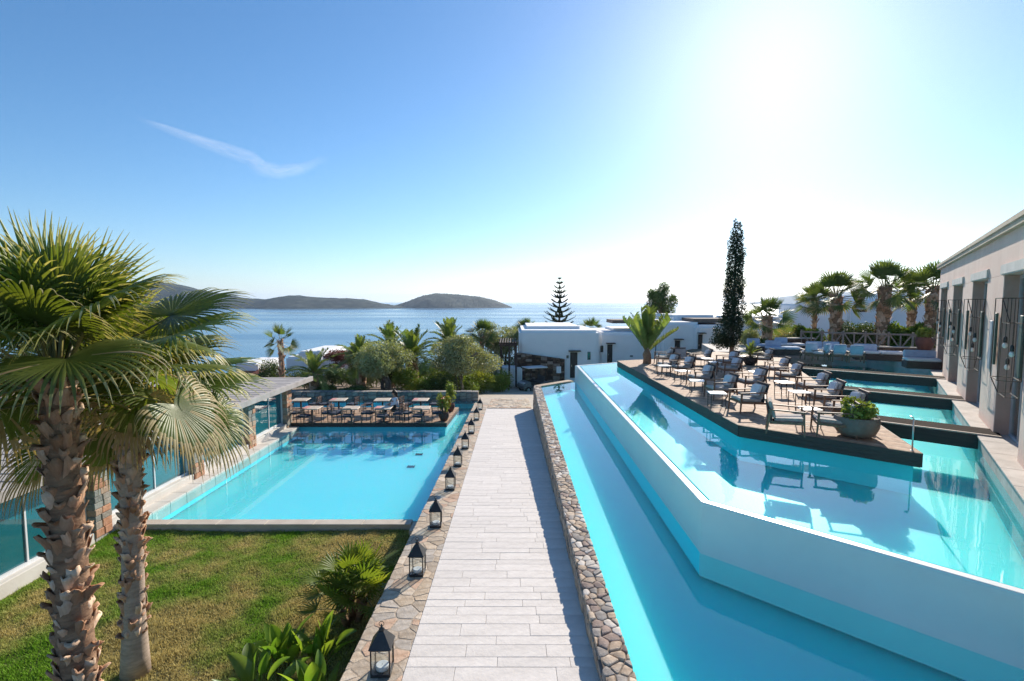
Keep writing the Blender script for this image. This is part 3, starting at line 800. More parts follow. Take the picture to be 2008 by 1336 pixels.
for i in range(len(PY) - 1):
    y1, y0 = PY[i] - 0.26, PY[i + 1] + 0.26
    zb = GZ0 + 0.10 if y0 > 11.5 else Z_LAWN + 0.25
    MB().box((0.02, (y0 + y1) / 2 - 12, oz_((zb + Z_LAWN - 0.3) / 2)), (0.36, y1 - y0, zb - Z_LAWN + 0.3)).build('plinth', BEIGE2, gb, bevel=0.012, seg=1)
    fr = MB().box((-0.02, (y0 + y1) / 2 - 12, oz_(zb + 0.035)), (0.10, y1 - y0, 0.07)).box((-0.02, (y0 + y1) / 2 - 12, oz_(GZ1 - 0.05)), (0.10, y1 - y0, 0.10))
    fr.box((-0.02, y0 - 12 + 0.03, oz_((zb + GZ1) / 2)), (0.1, 0.06, GZ1 - zb - 0.17)).box((-0.02, y1 - 12 - 0.03, oz_((zb + GZ1) / 2)), (0.1, 0.06, GZ1 - zb - 0.17))
    wf = fr.build('window_frame', ALU, gb)
    ym = y0 + (y1 - y0) * 0.56
    for a, b in ((y0 + 0.061, ym - 0.02), (ym + 0.02, y1 - 0.061)):
        MB().box((-0.02, (a + b) / 2 - 12, oz_((zb + GZ1) / 2 - 0.015)), (0.012, b - a, GZ1 - zb - 0.172)).build('pane', TEAL, wf)
    MB().box((-0.02, ym - 12, oz_((zb + GZ1) / 2 - 0.015)), (0.06, 0.039, GZ1 - zb - 0.172)).build('mullion', ALU, wf)
    MB().box((-0.25, (y0 + y1) / 2 - 12, oz_(zb + 0.62)), (0.03, y1 - y0, 0.035)).build('rail', STEEL, gb)
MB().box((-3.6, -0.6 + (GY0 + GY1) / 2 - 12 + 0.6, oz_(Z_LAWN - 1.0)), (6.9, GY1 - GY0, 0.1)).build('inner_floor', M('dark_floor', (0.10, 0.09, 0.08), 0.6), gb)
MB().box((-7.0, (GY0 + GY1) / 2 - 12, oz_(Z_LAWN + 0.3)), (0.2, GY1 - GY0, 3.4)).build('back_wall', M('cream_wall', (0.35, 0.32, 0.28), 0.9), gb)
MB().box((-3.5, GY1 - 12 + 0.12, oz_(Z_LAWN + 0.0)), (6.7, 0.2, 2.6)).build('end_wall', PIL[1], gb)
# roof of concrete planks with dark joints, low slope
RZ = GZ1 + 0.03
CONC = M('roof_concrete', lin('a39b94'), 0.9, lin('b9b1aa'), scale=2, detail=7, bump=0.3, bscale=12, vary=0.06)
DJ = M('roof_joint', (0.035, 0.033, 0.032), 0.9)
MB().box((-3.3, (GY0 + 24.4) / 2 - 12, oz_(RZ + 0.04)), (7.4, 24.4 - GY0, 0.10)).build('roof_deck', DJ, gb)
MB().box((0.46, (GY0 + 24.5) / 2 - 12, oz_(RZ + 0.07)), (0.14, 24.5 - GY0, 0.22)).build('roof_fascia', CONC, gb, bevel=0.01, seg=1)
yy = GY0
while yy < 24.2:
    MB().box((-3.32, yy + 0.19 - 12, oz_(RZ + 0.128)), (7.3, 0.38, 0.07)).build('roof_plank', CONC, gb, bevel=0.01, seg=1)
    yy += 0.46

# ================================================================ WHITE HOUSES
WDOOR = M('dark_wooden_door', lin('2b2a2a'), 0.5, lin('3a3633'), scale=4, stretch=(6, 1, 1))
BROWNST = M('brown_stone_wall', lin('4e3b30'), 0.95, lin('7a6250'), scale=3.2, detail=4, bump=1.0, bscale=5, contrast=(0.42, 0.58))
TIMBER = M('dark_pergola_timber', lin('3a2a22'), 0.7, lin('4d392e'), scale=3, stretch=(1, 1, 5))
ROOFG = M('white_roof_screed', (0.62, 0.60, 0.58), 0.9, (0.72, 0.70, 0.68), scale=1.5)
ROOFB = M('brown_roof_edge', lin('6a5a50'), 0.9, lin('7b6a5e'), scale=2)
def soft_block(name, par, x0, x1, y0, y1, z0, z1, m=WHITE, bev=0.22):
    o = par.location
    return MB().box(((x0 + x1) / 2 - o.x, (y0 + y1) / 2 - o.y, (z0 + z1) / 2 - o.z), (x1 - x0, y1 - y0, z1 - z0)).build(name, m, par, bevel=bev, seg=4, smooth='auto')
def pxx(px, Y): return on_y(px, 600, Y).x
def pz(py, Y): return on_y(1004, py, Y).z
def house(label, Y, px0, px1, ptop, z0, dep, name='white_house'):
    g = thing(name, label, 'house', ((pxx(px0, Y) + pxx(px1, Y)) / 2, Y, z0))
    soft_block('wall', g, pxx(px0, Y), pxx(px1, Y), Y, Y + dep, z0 - 2.5, pz(ptop, Y))
    zt = pz(ptop, Y)
    MB().box((0, dep / 2, zt - z0 - 0.06), (pxx(px1, Y) - pxx(px0, Y) - 0.7, dep - 0.7, 0.1)).build('roof', ROOFG, g)
    return g
def opening(g, Y, px0, px1, py0, py1, m, name, hood=False, frame=True):
    o = g.location
    x0, x1, z1, z0 = pxx(px0, Y), pxx(px1, Y), pz(py0, Y), pz(py1, Y)
    c = ((x0 + x1) / 2 - o.x, Y - o.y - 0.01, (z0 + z1) / 2 - o.z)
    d = MB().box(c, (x1 - x0, 0.08, z1 - z0)).build(name, m, g, bevel=0.008, seg=1)
    if name == 'door':
        MB().box((c[0] - (x1 - x0) * 0.32, c[1] - 0.07, c[2] - 0.05), (0.03, 0.05, 0.14)).build('handle', STEEL, d)
        for q in (-.25, .25): MB().box((c[0], c[1] - 0.045, c[2] + q * (z1 - z0) * 0.95), ((x1 - x0) * 0.7, 0.02, (z1 - z0) * 0.38)).build('panel', m, d, bevel=0.01, seg=1)
    if name == 'window':
        MB().box((c[0], c[1] - 0.045, c[2]), ((x1 - x0) * 0.8, 0.01, (z1 - z0) * 0.85)).build('pane', GLASS, d)
        MB().box((c[0], c[1] - 0.06, c[2] - (z1 - z0) / 2 - 0.03), ((x1 - x0) * 1.15, 0.14, 0.06)).build('sill', WHITE, d)
    if hood:
        MB().box((c[0] + 0.05, c[1] - 0.22, c[2] + (z1 - z0) / 2 + 0.12), ((x1 - x0) * 1.7, 0.5, 0.07)).build('hood', TIMBER, g, bevel=0.01, seg=1)
SHUT = M('grey_green_shutter', lin('5d6a6c'), 0.6, lin('6c7a7c'), scale=4)
# main house right of the cart
hA = house('white cubic house with brown stone base behind the golf cart', 42, 1018, 1176, 648, 23.6, 9)
soft_block('upper_wall', hA, pxx(1030, 41.9), pxx(1150, 41.9), 44, 52.5, 25, pz(640, 44))
o = hA.location
a_, b_ = pxx(1014, 41.6), pxx(1108, 41.6)
sb = MB().prism([(a_ - o.x, 0), (b_ - o.x, 0), (b_ - o.x, 1), (a_ - o.x, 1)], 0, 1)
zl, zr = pz(692, 41.6) - o.z, pz(705, 41.6) - o.z
sb = MB().add([(a_ - o.x, -0.45, -2.5), (b_ - o.x, -0.45, -2.5), (b_ - o.x, -0.02, -2.5), (a_ - o.x, -0.02, -2.5), (a_ - o.x, -0.45, zl), (b_ - o.x, -0.45, zr), (b_ - o.x, -0.02, zr), (a_ - o.x, -0.02, zl)], [(0, 1, 5, 4), (1, 2, 6, 5), (3, 0, 4, 7), (4, 5, 6, 7)]).build('stone_base', BROWNST, hA)
rr = random.Random(8)
x = a_
while x < b_ - 0.1:
    L = min(rr.uniform(0.25, 0.6), b_ - x); z = -1.6; top = zl + (zr - zl) * (x - a_) / (b_ - a_)
    while z < top - 0.1:
        h = min(rr.uniform(0.15, 0.34), top - z)
        MB().box((x + L / 2 - o.x, -0.47, z + h / 2), (L - 0.03, 0.1, h - 0.03)).build('base_stone', rr.choice((ST_R[3], BROWNST, BROWNST, TIMBER)), sb, bevel=0.02, seg=1); z += h
    x += L
opening(hA, 42, 1119, 1133, 691, 741, WDOOR, 'door', True)
opening(hA, 42, 1153, 1159, 690, 706, SHUT, 'window')
opening(hA, 41.45, 1092, 1101, 719, 732, WHITE, 'plaque')
opening(hA, 42, 1111.5, 1116, 697, 703, SHUT, 'window')
# timber porch on its left end
pg = thing('timber_porch', 'dark timber pergola porch at the left end of the white house', 'porch', (pxx(995, 41.5), 41.5, 23.8))
o = pg.location
for px, Y in ((982, 41), (998.5, 40.6), (1012, 40.6), (1010, 43), (983, 43.5)):
    MB().bar((pxx(px, Y) - o.x, Y - o.y, -0.6), (pxx(px, Y) - o.x, Y - o.y, pz(674, 41) - o.z), 0.14).build('post', TIMBER, pg)
for py, Y in ((677, 40.6), (673, 43)):
    MB().bar((pxx(978, Y) - o.x, Y - o.y, pz(py, Y) - o.z), (pxx(1014, Y) - o.x, Y - o.y, pz(py, Y) - o.z), 0.16).build('beam', TIMBER, pg)
for k in range(7):
    x = pxx(981 + k * 5, 41) - o.x; MB().bar((x, -1.2, pz(671.5, 41) - o.z), (x, 2.4, pz(671.5, 41) - o.z + 0.1), 0.08).build('rafter', TIMBER, pg)
for py in (700, 712): MB().bar((pxx(982, 41) - o.x, -0.5, pz(py, 41) - o.z), (pxx(999, 41) - o.x, -0.9, pz(py, 41) - o.z), 0.07).build('rail', TIMBER, pg)
MB().box((0.2, 0.4, pz(730, 41) - o.z - 0.4), (2.0, 1.6, 1.5)).build('base', WHITE, pg, bevel=0.1)
# next house
hB = house('white house with a hooded dark door between cubic house and cycad', 44.5, 1176, 1308, 652, 24.2, 8)
soft_block('upper_wall', hB, pxx(1205, 46), pxx(1285, 46), 47, 52, 26, pz(645, 47))
opening(hB, 44.5, 1192, 1202, 676, 712, WDOOR, 'door', True)
opening(hB, 44.5, 1178.5, 1184, 678, 691, SHUT, 'window')
opening(hB, 44.5, 1237, 1243, 697, 700, SHUT, 'vent')
MB().box((0.5, 3.0, pz(641, 47) - 24.2 + 0.5), (4.0, 3.0, 0.3)).build('roof_edge', ROOFB, hB)
hC = house('white house with two dark doorways behind the lounge chairs', 43.5, 1300, 1376, 632, 25.2, 9)
soft_block('upper_wall', hC, pxx(1330, 46), pxx(1415, 46), 47, 54, 26, pz(618, 47))
opening(hC, 43.5, 1325, 1335, 668, 692, WDOOR, 'door', True)
opening(hC, 43.5, 1286.5, 1288.5, 650, 700, SHUT, 'pipe')
hD = house('white house wall with one tall dark doorway left of the cypress', 42.5, 1369, 1452, 638, 25.6, 8)
opening(hD, 42.5, 1370.5, 1379, 656, 696, WDOOR, 'door', True)
MB().box((0, 3.0, pz(628, 42.5) - 25.6 - 0.1), (3.2, 3.5, 0.35)).build('roof_edge', ROOFB, hD)
# house on the left, below the garden
hE = house('white flat roofed house with bougainvillea behind the garden palms', 58, 556, 690, 700, 20.4, 9)
soft_block('upper_wall', hE, pxx(582, 58), pxx(632, 58), 57.8, 66, 22, pz(689, 58))
soft_block('chimney', hE, pxx(617, 57.6), pxx(628, 57.6), 57.4, 58.4, 22, pz(687, 58), bev=0.15)
opening(hE, 57.8, 587, 595, 731, 742, SHUT, 'window')
opening(hE, 57.8, 565, 569, 722, 727, SHUT, 'vent')
hF = house('small white house roof and red tiled porch beside the sea', 75, 455, 500, 712, 16, 8)
RT = M('red_roof_tile', lin('8a4c36'), 0.85, lin('a0604a'), scale=3)
o = hF.location; prf = MB()
for k in range(9):
    x = pxx(462, 74) - o.x + k * 0.42
    MB().bar((x, -2.6, pz(735, 74) - o.z - 0.5), (x, 0.6, pz(727, 74) - o.z), 0.40, 0.12).build('roof_tile', RT, hF)
MB().box((0.5, -1.5, pz(742, 74) - o.z - 0.9), (3.4, 1.6, 1.6)).build('porch_wall', WHITE, hF)
# pale houses far up the slope on the right
hG = house('pale blue white villa glimpsed between the tall right hand palms', 60, 1612, 1700, 596, 27.5, 10)
soft_block('upper_wall', hG, pxx(1640, 61), pxx(1690, 61), 62, 70, 28, pz(584, 62))
opening(hG, 60, 1626, 1636, 601, 612, SHUT, 'window')
opening(hG, 60, 1655, 1667, 603, 620, SHUT, 'window')
hH = house('white villa wall with dark beam behind the palm hedge', 52, 1665, 1830, 590, 26.5, 10)
soft_block('upper_wall', hH, pxx(1700, 54), pxx(1800, 54), 54, 60, 28, pz(578, 54))
opening(hH, 52, 1677, 1700, 607, 612, TIMBER, 'beam')
hI = house('long low white house with flat roof behind the single fan palm', 66, 1455, 1580, 622, 24.5, 9)
opening(hI, 66, 1530, 1540, 640, 650, SHUT, 'window')
# ================================================================ TIMBER FENCE ON THE FAR TERRACE
FW = M('weathered_fence_timber', lin('8f7f72'), 0.8, lin('a59588'), scale=3, detail=6, stretch=(1, 1, 5), bump=0.2)
f0 = on_y(1570, 684, 34.0); f1 = on_y(1838, 693, 30.0); f0.z = f1.z = Z_DECK + 0.05
fd = f1 - f0; NB = 6
fe = thing('timber_fence', 'weathered timber fence with crossed braces in front of the palms', 'fence', f0, math.atan2(fd.y, fd.x))
FL = fd.length; fh = 1.05; bay = FL / NB
base = 0.05
for k in range(NB * 2 + 1):
    MB().box((k * bay / 2, 0, base + fh / 2 + (0.04 if k % 2 == 0 else 0)), (0.11 if k % 2 == 0 else 0.08, 0.11, fh + (0.08 if k % 2 == 0 else 0))).build('post', FW, fe, bevel=0.01, seg=1)
for k in range(NB):
    for z in (base + fh - 0.06, base + 0.18): MB().bar((k * bay + 0.06, -0.07, z), ((k + 1) * bay - 0.06, -0.07, z), 0.05, 0.10).build('rail', FW, fe)
    for h in (0, 1):
        x0, x1 = k * bay + h * bay / 2 + 0.06, k * bay + (h + 1) * bay / 2 - 0.06
        MB().bar((x0, -0.02, base + (0.2 if h else fh - 0.1)), (x1, -0.02, base + (fh - 0.1 if h else 0.2)), 0.035, 0.07).build('brace', FW, fe)

# ================================================================ LAWN
LAWN_C = Mat('lawn_soil', (0.09, 0.12, 0.02), 0.95, (0.24, 0.19, 0.09), scale=0.7, detail=6, bump=0.5, bscale=20)
def lawn_z(x, y): return Z_LAWN + 0.05 * math.sin(x * 0.9 + 1) * math.sin(y * 0.8) - 0.02 * max(0, 9 - y)
lx = np.linspace(GX + 0.2, XB0 + 0.01, 40); ly = np.linspace(3.0, PLY0 - 0.26, 40)
Vl = np.array([[x, y, lawn_z(x, y)] for y in ly for x in lx]); n = len(lx)
i = np.arange(n - 1)[None, :] + np.arange(39)[:, None] * n
lawn = struct(link('lawn', np_mesh('lawn', Vl, np.stack([i, i + 1, i + n + 1, i + n], -1).reshape(-1, 4), LAWN_C.m, True)))
def grass_mat():
    w = Mat('grass_blade', (0.22, 0.40, 0.035), 0.7, (0.60, 0.50, 0.20), scale=0.6, detail=8, contrast=(0.41, 0.58), spec=0.2)
    t, N = w.t, w.N
    base = w.b.inputs['Base Color'].links[0].from_socket
    mx = N.new('ShaderNodeMix'); mx.data_type = 'RGBA'; mx.blend_type = 'MULTIPLY'; mx.inputs[0].default_value = 1
    mr = N.new('ShaderNodeMapRange'); mr.inputs['From Min'].default_value = 0.3; mr.inputs['From Max'].default_value = 0.7; mr.inputs['To Min'].default_value = 0.6; mr.inputs['To Max'].default_value = 1.35
    t.links.new(w.noise(30, 3), mr.inputs[0])
    t.links.new(base, mx.inputs['A']); t.links.new(mr.outputs[0], mx.inputs['B']); t.links.new(mx.outputs['Result'], w.b.inputs['Base Color'])
    tr = N.new('ShaderNodeBsdfTranslucent'); ms = N.new('ShaderNodeMixShader'); ms.inputs[0].default_value = 0.35
    t.links.new(mx.outputs['Result'], tr.inputs[0]); t.links.new(w.b.outputs[0], ms.inputs[1]); t.links.new(tr.outputs[0], ms.inputs[2])
    t.links.new(ms.outputs[0], N['Material Output'].inputs[0])
    return w.m
g = np.random.RandomState(4); NBL = 260000
bx = g.uniform(GX + 0.25, XB0, NBL); by = 4.6 + (PLY0 - 0.3 - 4.6) * g.rand(NBL)
bz = Z_LAWN + 0.05 * np.sin(bx * 0.9 + 1) * np.sin(by * 0.8) - 0.02 * np.maximum(0, 9 - by)
clump = 0.5 + 0.5 * np.sin(bx * 5.1 + np.sin(by * 4.3) * 2) * np.sin(by * 4.7 + np.sin(bx * 3.7) * 2)
hh = (0.03 + 0.05 * g.rand(NBL)) * (0.5 + 0.7 * clump)
an = g.rand(NBL) * 6.283; ln = g.uniform(0.2, 0.9, NBL) * hh; wd = 0.007 + 0.006 * g.rand(NBL)
c, s = np.cos(an), np.sin(an)
V = np.empty((NBL, 3, 3)); V[:, 0] = np.stack([bx - s * wd, by + c * wd, bz - 0.01], -1); V[:, 1] = np.stack([bx + s * wd, by - c * wd, bz - 0.01], -1); V[:, 2] = np.stack([bx + c * ln, by + s * ln, bz + hh], -1)
stuff(link('grass', np_mesh('grass', V.reshape(-1, 3), np.arange(NBL * 3).reshape(-1, 3), grass_mat()), None))

# ================================================================ FAN PALMS
FAN_G = leaf_mat('fan_leaf_green', (0.095, 0.145, 0.022), (0.175, 0.215, 0.05), 0.42, 0.42, scale=2.0, vary=0.22, spec=0.5)
FAN_F = leaf_mat('far_fan_leaf', (0.075, 0.125, 0.035), (0.14, 0.19, 0.06), 0.35, 0.5, scale=2.0, vary=0.2)
FAN_T = leaf_mat('fan_leaf_tip', (0.34, 0.34, 0.11), (0.60, 0.54, 0.27), 0.35, 0.45, scale=3.0, vary=0.2)
FAN_D = leaf_mat('fan_leaf_dry', (0.34, 0.25, 0.12), (0.50, 0.40, 0.22), 0.25, 0.6, scale=3.0, vary=0.2)
PETI = M('palm_petiole', (0.14, 0.15, 0.035), 0.45, (0.26, 0.20, 0.06), scale=4, vary=0.15)
BARK_C = M('palm_fibre', lin('7a5c47'), 0.95, lin('a58468'), scale=6, detail=8, bump=1.0, bscale=14, stretch=(1, 1, 3))
BOOTS = [M(f'palm_leaf_base_{k}', lin(a), 0.85, lin(b), scale=9, detail=7, bump=0.6, bscale=25, vary=0.18, stretch=(1, 1, 0.4)) for k, (a, b) in enumerate((('a97f62', 'cfa685'), ('b98f70', 'e0bd9d'), ('936c50', 'bb9272'), ('c4a083', 'ead2b6')))]
GREY_BARK = M('grey_palm_bark', lin('9d8a79'), 0.95, lin('bba794'), scale=5, detail=7, bump=0.8, bscale=9, stretch=(1, 1, 4))

def fan_leaf(az, el, lp, rb, nseg, droop, rng, nsec=8, spread=2.55, cup=0.12, roll=0.0, dry=0.0, bend=0.35, r0=0.12, fuse=0.5, wfac=1.0, pitch=0.0):
    """one costapalmate leaf: petiole, pleated fan, free drooping tips (crown frame)"""
    d = np.array([math.cos(az) * math.cos(el), math.sin(az) * math.cos(el), math.sin(el)])
    p = d * r0 * np.array([1, 1, 0.3]); pts = [p.copy()]; npet = 6
    for k in range(npet):
        p = p + d * lp / npet; pts.append(p.copy())
        d = d + np.array([0, 0, -1]) * bend / npet; d /= np.linalg.norm(d)
    d = d + np.array([0, 0, -1.0]) * pitch; d /= np.linalg.norm(d)
    side = np.array([-math.sin(az), math.cos(az), 0.0]); nrm = np.cross(d, side) * -1
    nrm = np.cross(side, d) * -1 if np.cross(side, d)[2] < -0.0 and False else np.cross(d, side)
    if nrm[2] < 0: nrm = -nrm
    cr, sr = math.cos(roll), math.sin(roll)
    side, nrm = side * cr + nrm * sr, nrm * cr - side * sr
    V, Fc, mi = [], [], []
    # petiole: flat triangular bar
    for q in pts:
        t_ = 1 - np.linalg.norm(q - pts[0]) / lp * 0.55; w = 0.026 * t_ * min(1.4, lp / 0.8) + 0.004
        V += [q - side * w, q + side * w, q - nrm * w * 0.9]
    for k in range(npet):
        a = k * 3; 
        for u, v in ((0, 1), (1, 2), (2, 0)): Fc.append((a + u, a + v, a + 3 + v, a + 3 + u)); mi.append(0)
    dth = 2 * spread / nseg
    hub = pts[-1]
    for sgi in range(nseg):
        th = -spread + (sgi + 0.5) * dth
        a = abs(th) / spread
        L = rb * (1 - 0.32 * a ** 2) * rng.uniform(0.93, 1.05)
        dr = d * math.cos(th) + side * math.sin(th); tg = -d * math.sin(th) + side * math.cos(th)
        dr = dr + nrm * cup * (a + 0.2); dr /= np.linalg.norm(dr)
        pos = hub.copy(); rf = fuse * L; base = len(V); sdry = rng.random() < dry * 0.5
        for k in range(nsec + 1):
            r = L * k / nsec
            hw = max(0.004, r * math.tan(dth / 2)) * wfac if r <= rf else max(0.0015, rf * math.tan(dth / 2) * wfac * max(0.0, 1 - (r - rf) / (L - rf)) ** 0.8)
            nn = np.cross(dr, tg); nl = np.linalg.norm(nn); nn = nn / nl if nl > 1e-6 else nrm
            if nn.dot(nrm) < 0: nn = -nn
            V += [pos - tg * hw, pos + nn * hw * 0.55, pos + tg * hw]
            if k < nsec:
                st = L / nsec
                pos = pos + dr * st
                f = (k + 1) / nsec
                gdr = droop * (0.05 + max(0.0, f - 0.38) ** 1.1 * 1.9) * rng.uniform(0.8, 1.25)
                dr = dr + np.array([0, 0, -1.0]) * gdr / nsec * 3.2 + tg * rng.uniform(-0.02, 0.02); dr /= np.linalg.norm(dr)
        for k in range(nsec):
            b = base + k * 3
            f = (k + 0.5) / nsec
            m_ = 3 if (f > 1 - dry or (sdry and f > 0.25)) else (2 if f > 0.72 + 0.12 * rng.random() else 1)
            for u in (0, 1): Fc.append((b + u, b + u + 1, b + u + 4, b + u + 3)); mi.append(m_)
    return np.array(V), np.array(Fc), mi
def boot_mesh(rng, w, h):
    b = MB(); V = []
    for j in range(4):
        t_ = j / 3; out = 0.012 + 0.034 * t_ ** 1.5 * rng.uniform(0.5, 1.7); hw = w / 2 * (1.05 - 0.3 * t_)
        for k in range(5):
            u = k / 2 - 1
            V.append((u * hw + rng.uniform(-.004, .004), out - 0.045 * u * u * (1 - 0.3 * t_), h * t_ + (rng.uniform(-.03, .03) if j == 3 else 0) + rng.uniform(-.006, .006)))
    f = [(j * 5 + k, j * 5 + k + 1, (j + 1) * 5 + k + 1, (j + 1) * 5 + k) for j in range(3) for k in range(4)]
    n = len(V); V += [(v[0], v[1] - 0.012, v[2]) for v in V]
    f2 = [tuple(n + q for q in x[::-1]) for x in f]
    rim = [15 + k for k in range(5)]
    f3 = [(rim[k], rim[k + 1], n + rim[k + 1], n + rim[k]) for k in range(4)]
    f4 = [(j * 5, (j + 1) * 5, n + (j + 1) * 5, n + j * 5) for j in range(3)] + [((j + 1) * 5 + 4, j * 5 + 4, n + j * 5 + 4, n + (j + 1) * 5 + 4) for j in range(3)]
    return b.add(V, f + f2 + f3 + f4)
def fan_palm(label, base, top, rad, nleaf, seed, lp, rb, nseg, boots=True, rings=0, per=8, ages=(80, -55), droop=1.0, nsec=8, group=None, name='fan_palm', extra=(), boot_from=0.0, flare=0.0, spread=2.45, trunk_m=None, far=False, clear=None):
    rng = random.Random(seed)
    g = thing(name, label, 'palm tree', base, 0, group)
    B, T = Vector(base), Vector(top); D = T - B; Hh = D.length
    lean = Vector((rng.uniform(-.1, .1), rng.uniform(-.1, .1), 0)) * Hh * 0.2
    pts = [D * t_ + lean * math.sin(t_ * 3.1) * 0.5 for t_ in np.linspace(0, 1, 14)]
    rads = [rad * (1 + flare * max(0, 0.22 - t_) * 4 - 0.12 * t_) for t_ in np.linspace(0, 1, 14)]
    tr = MB().tube(pts, rads, 14).build('trunk', [trunk_m or BARK_C], g, smooth=True)
    if boots:
        ms = [[boot_mesh(rng, 2 * math.pi * rad / per * 1.3, Hh / rings * 1.3).mesh('leaf_base', BOOTS[k], smooth=True) for _ in range(2)] for k in range(4)]
        for j in range(rings):
            t_ = boot_from + (1 - boot_from) * j / rings
            idx = t_ * 13; i0 = min(12, int(idx)); c = pts[i0].lerp(pts[i0 + 1], idx - i0)
            for k in range(per):
                a = 2 * math.pi * (k + 0.5 * (j % 2) + rng.uniform(-.15, .15)) / per
                rr_ = rad * (1 - 0.12 * t_) - 0.02
                if rng.random() < 0.14: continue
                link('leaf_base', rng.choice(rng.choice(ms)), tr, loc=(c.x + math.cos(a) * rr_, c.y + math.sin(a) * rr_, c.z + rng.uniform(-.03, .03)), rot=(rng.uniform(-.35, .1), rng.uniform(-.3, .3), a - math.pi / 2), scl=(rng.uniform(0.55, 1.2), rng.uniform(0.4, 2.0), rng.uniform(0.45, 1.25)))
    top_l = pts[-1]
    for k in range(nleaf):
        a = k / max(1, nleaf - 1)
        if clear is not None and a > 0.55 and math.cos(k * 2.39996 - clear) > 0.45: continue
        el = R(ages[0] + (ages[1] - ages[0]) * a ** 1.05 + rng.uniform(-7, 7))
        az = k * 2.39996 + rng.uniform(-.25, .25)
        V, Fc, mi = fan_leaf(az, el, lp * rng.uniform(0.85, 1.1) * (0.75 + 0.25 * min(1, a * 3)), rb * rng.uniform(0.9, 1.08), nseg, droop * (0.45 + 0.75 * a) * rng.uniform(0.8, 1.2), rng, nsec, roll=rng.uniform(-1.0, 1.0) if far else rng.uniform(-.6, .6), pitch=(0.25 * a if far else 0.1 + 0.75 * a) * rng.uniform(0.6, 1.3), cup=0.3 if far else 0.14, dry=0.0 if a < 0.5 else (a - 0.5) * (0.5 if far else 1.1), spread=spread * rng.uniform(0.88, 1.05), bend=(0.25 + 0.45 * a) * (0.5 if far else 1), r0=rad * 0.7)
        link('leaf', np_mesh('leaf', V, Fc, [PETI, FAN_F, FAN_F, FAN_D] if far else [PETI, FAN_G, FAN_T, FAN_D], False, mi), g, loc=top_l - Vector((0, 0, 0.45 * a * min(1, rad * 3))))
    for (az, el, l2, r2, dr_, roll) in extra:
        V, Fc, mi = fan_leaf(az, el, l2, r2, nseg, dr_, rng, nsec, roll=roll, spread=spread, bend=0.15, r0=rad * 0.7)
        link('leaf', np_mesh('leaf', V, Fc, [PETI, FAN_G, FAN_T, FAN_D], False, mi), g, loc=top_l)
    return g
pA = on_y(112, 745, 5.5); bA = Vector((pA.x + 0.10, 5.45, Z_LAWN - 0.12))
toC = math.atan2(-5.5, 5.0)
fan_palm('tall fan palm with thick shaggy trunk of broken leaf bases on the lawn', bA, pA, 0.18, 34, 3, 0.95, 0.98, 50, clear=toC, rings=32, per=9, ages=(88, -4), droop=1.45, nsec=9,
         extra=((toC + math.pi + 0.5, R(80), 0.75, 1.12, 0.12, 0.0), (toC + math.pi - 0.9, R(70), 0.75, 1.08, 0.15, 0.1), (toC + 1.25, R(28), 1.05, 1.0, 0.9, 0.15), (toC + 0.95, R(10), 0.95, 1.0, 1.1, -0.1), (toC + 1.7, R(36), 1.2, 1.0, 0.8, 0.2), (toC - 1.5, R(15), 0.9, 0.95, 1.2, 0.0), (toC - 1.2, R(-12), 0.9, 0.95, 1.2, 0.0)))
pB = on_y(250, 778, 7.5); bB = on_z(266, 1322, Z_LAWN - 0.05)
fan_palm('slimmer fan palm with smooth grey trunk foot standing on the lawn', bB, pB, 0.155, 36, 8, 0.9, 1.0, 46, clear=toC, rings=30, per=8, ages=(82, -24), droop=1.65, nsec=8, boot_from=0.14, flare=0.4, trunk_m=GREY_BARK,
         extra=((0.25, R(12), 0.9, 1.05, 0.8, 0.1), (0.75, R(22), 0.9, 1.0, 0.7, 0.0), (-0.2, R(-8), 0.9, 1.0, 0.9, 0.0)))

# far fan palms: fewer segments
def far_fan(label, px, py_crown, Y, zb, rad, lp, rb, seed, nleaf=26, ages=(86, -25), group='fan palms of the grounds', boots=True, nseg=16, name='fan_palm'):
    c = on_y(px, py_crown, Y)
    return fan_palm(label, (c.x, c.y, zb), c, rad, nleaf, seed, lp, rb, nseg, boots=boots, rings=max(4, int((c.z - zb) / 0.28)), per=7, ages=ages, nsec=5, droop=0.42, group=group, name=name, far=True, spread=1.7)
GR = 'fan palms behind the timber fence'
far_fan('slender fan palm at the left end of the palm row behind the fence', 1600, 588, 38, 26.6, 0.16, 0.75, 0.9, 21, 26, group=GR)
far_fan('thick trunked fan palm second in the row behind the fence', 1640, 578, 36, 26.6, 0.38, 0.95, 1.05, 22, 32, group=GR)
far_fan('tallest thick trunked fan palm in the middle of the row behind the fence', 1735, 562, 34.5, 26.6, 0.40, 1.0, 1.10, 23, 34, group=GR)
far_fan('fan palm half hidden between the tallest palm and the pink building', 1790, 578, 38, 26.6, 0.26, 0.9, 1.0, 24, 28, group=GR)
far_fan('fan palm rising right behind the far corner of the pink building', 1832, 566, 33, 26.6, 0.38, 0.95, 1.05, 25, 30, group=GR)
far_fan('stout single fan palm beside the cypress on the far deck', 1505, 622, 35, 26.4, 0.30, 0.8, 0.9, 26, 30, (80, -15), group=None)
far_fan('lone fan palm on a slim trunk rising above the garden house', 550, 668, 45, 21.5, 0.22, 0.8, 1.0, 27, 13, (75, -35), group=None)
far_fan('small fan palm rising over the porch roof beside the pine', 1030, 648, 52, 21.5, 0.2, 0.6, 0.95, 28, 20, (80, -20), group=None)
far_fan('small fan palm showing its crown above the white roof', 1160, 645, 54, 21.5, 0.2, 0.6, 0.9, 29, 18, (80, -15), group=None)
far_fan('fan palm beyond the olive trees against the sea', 945, 655, 47, 22.5, 0.2, 0.7, 1.0, 30, 20, (80, -25), group=None)

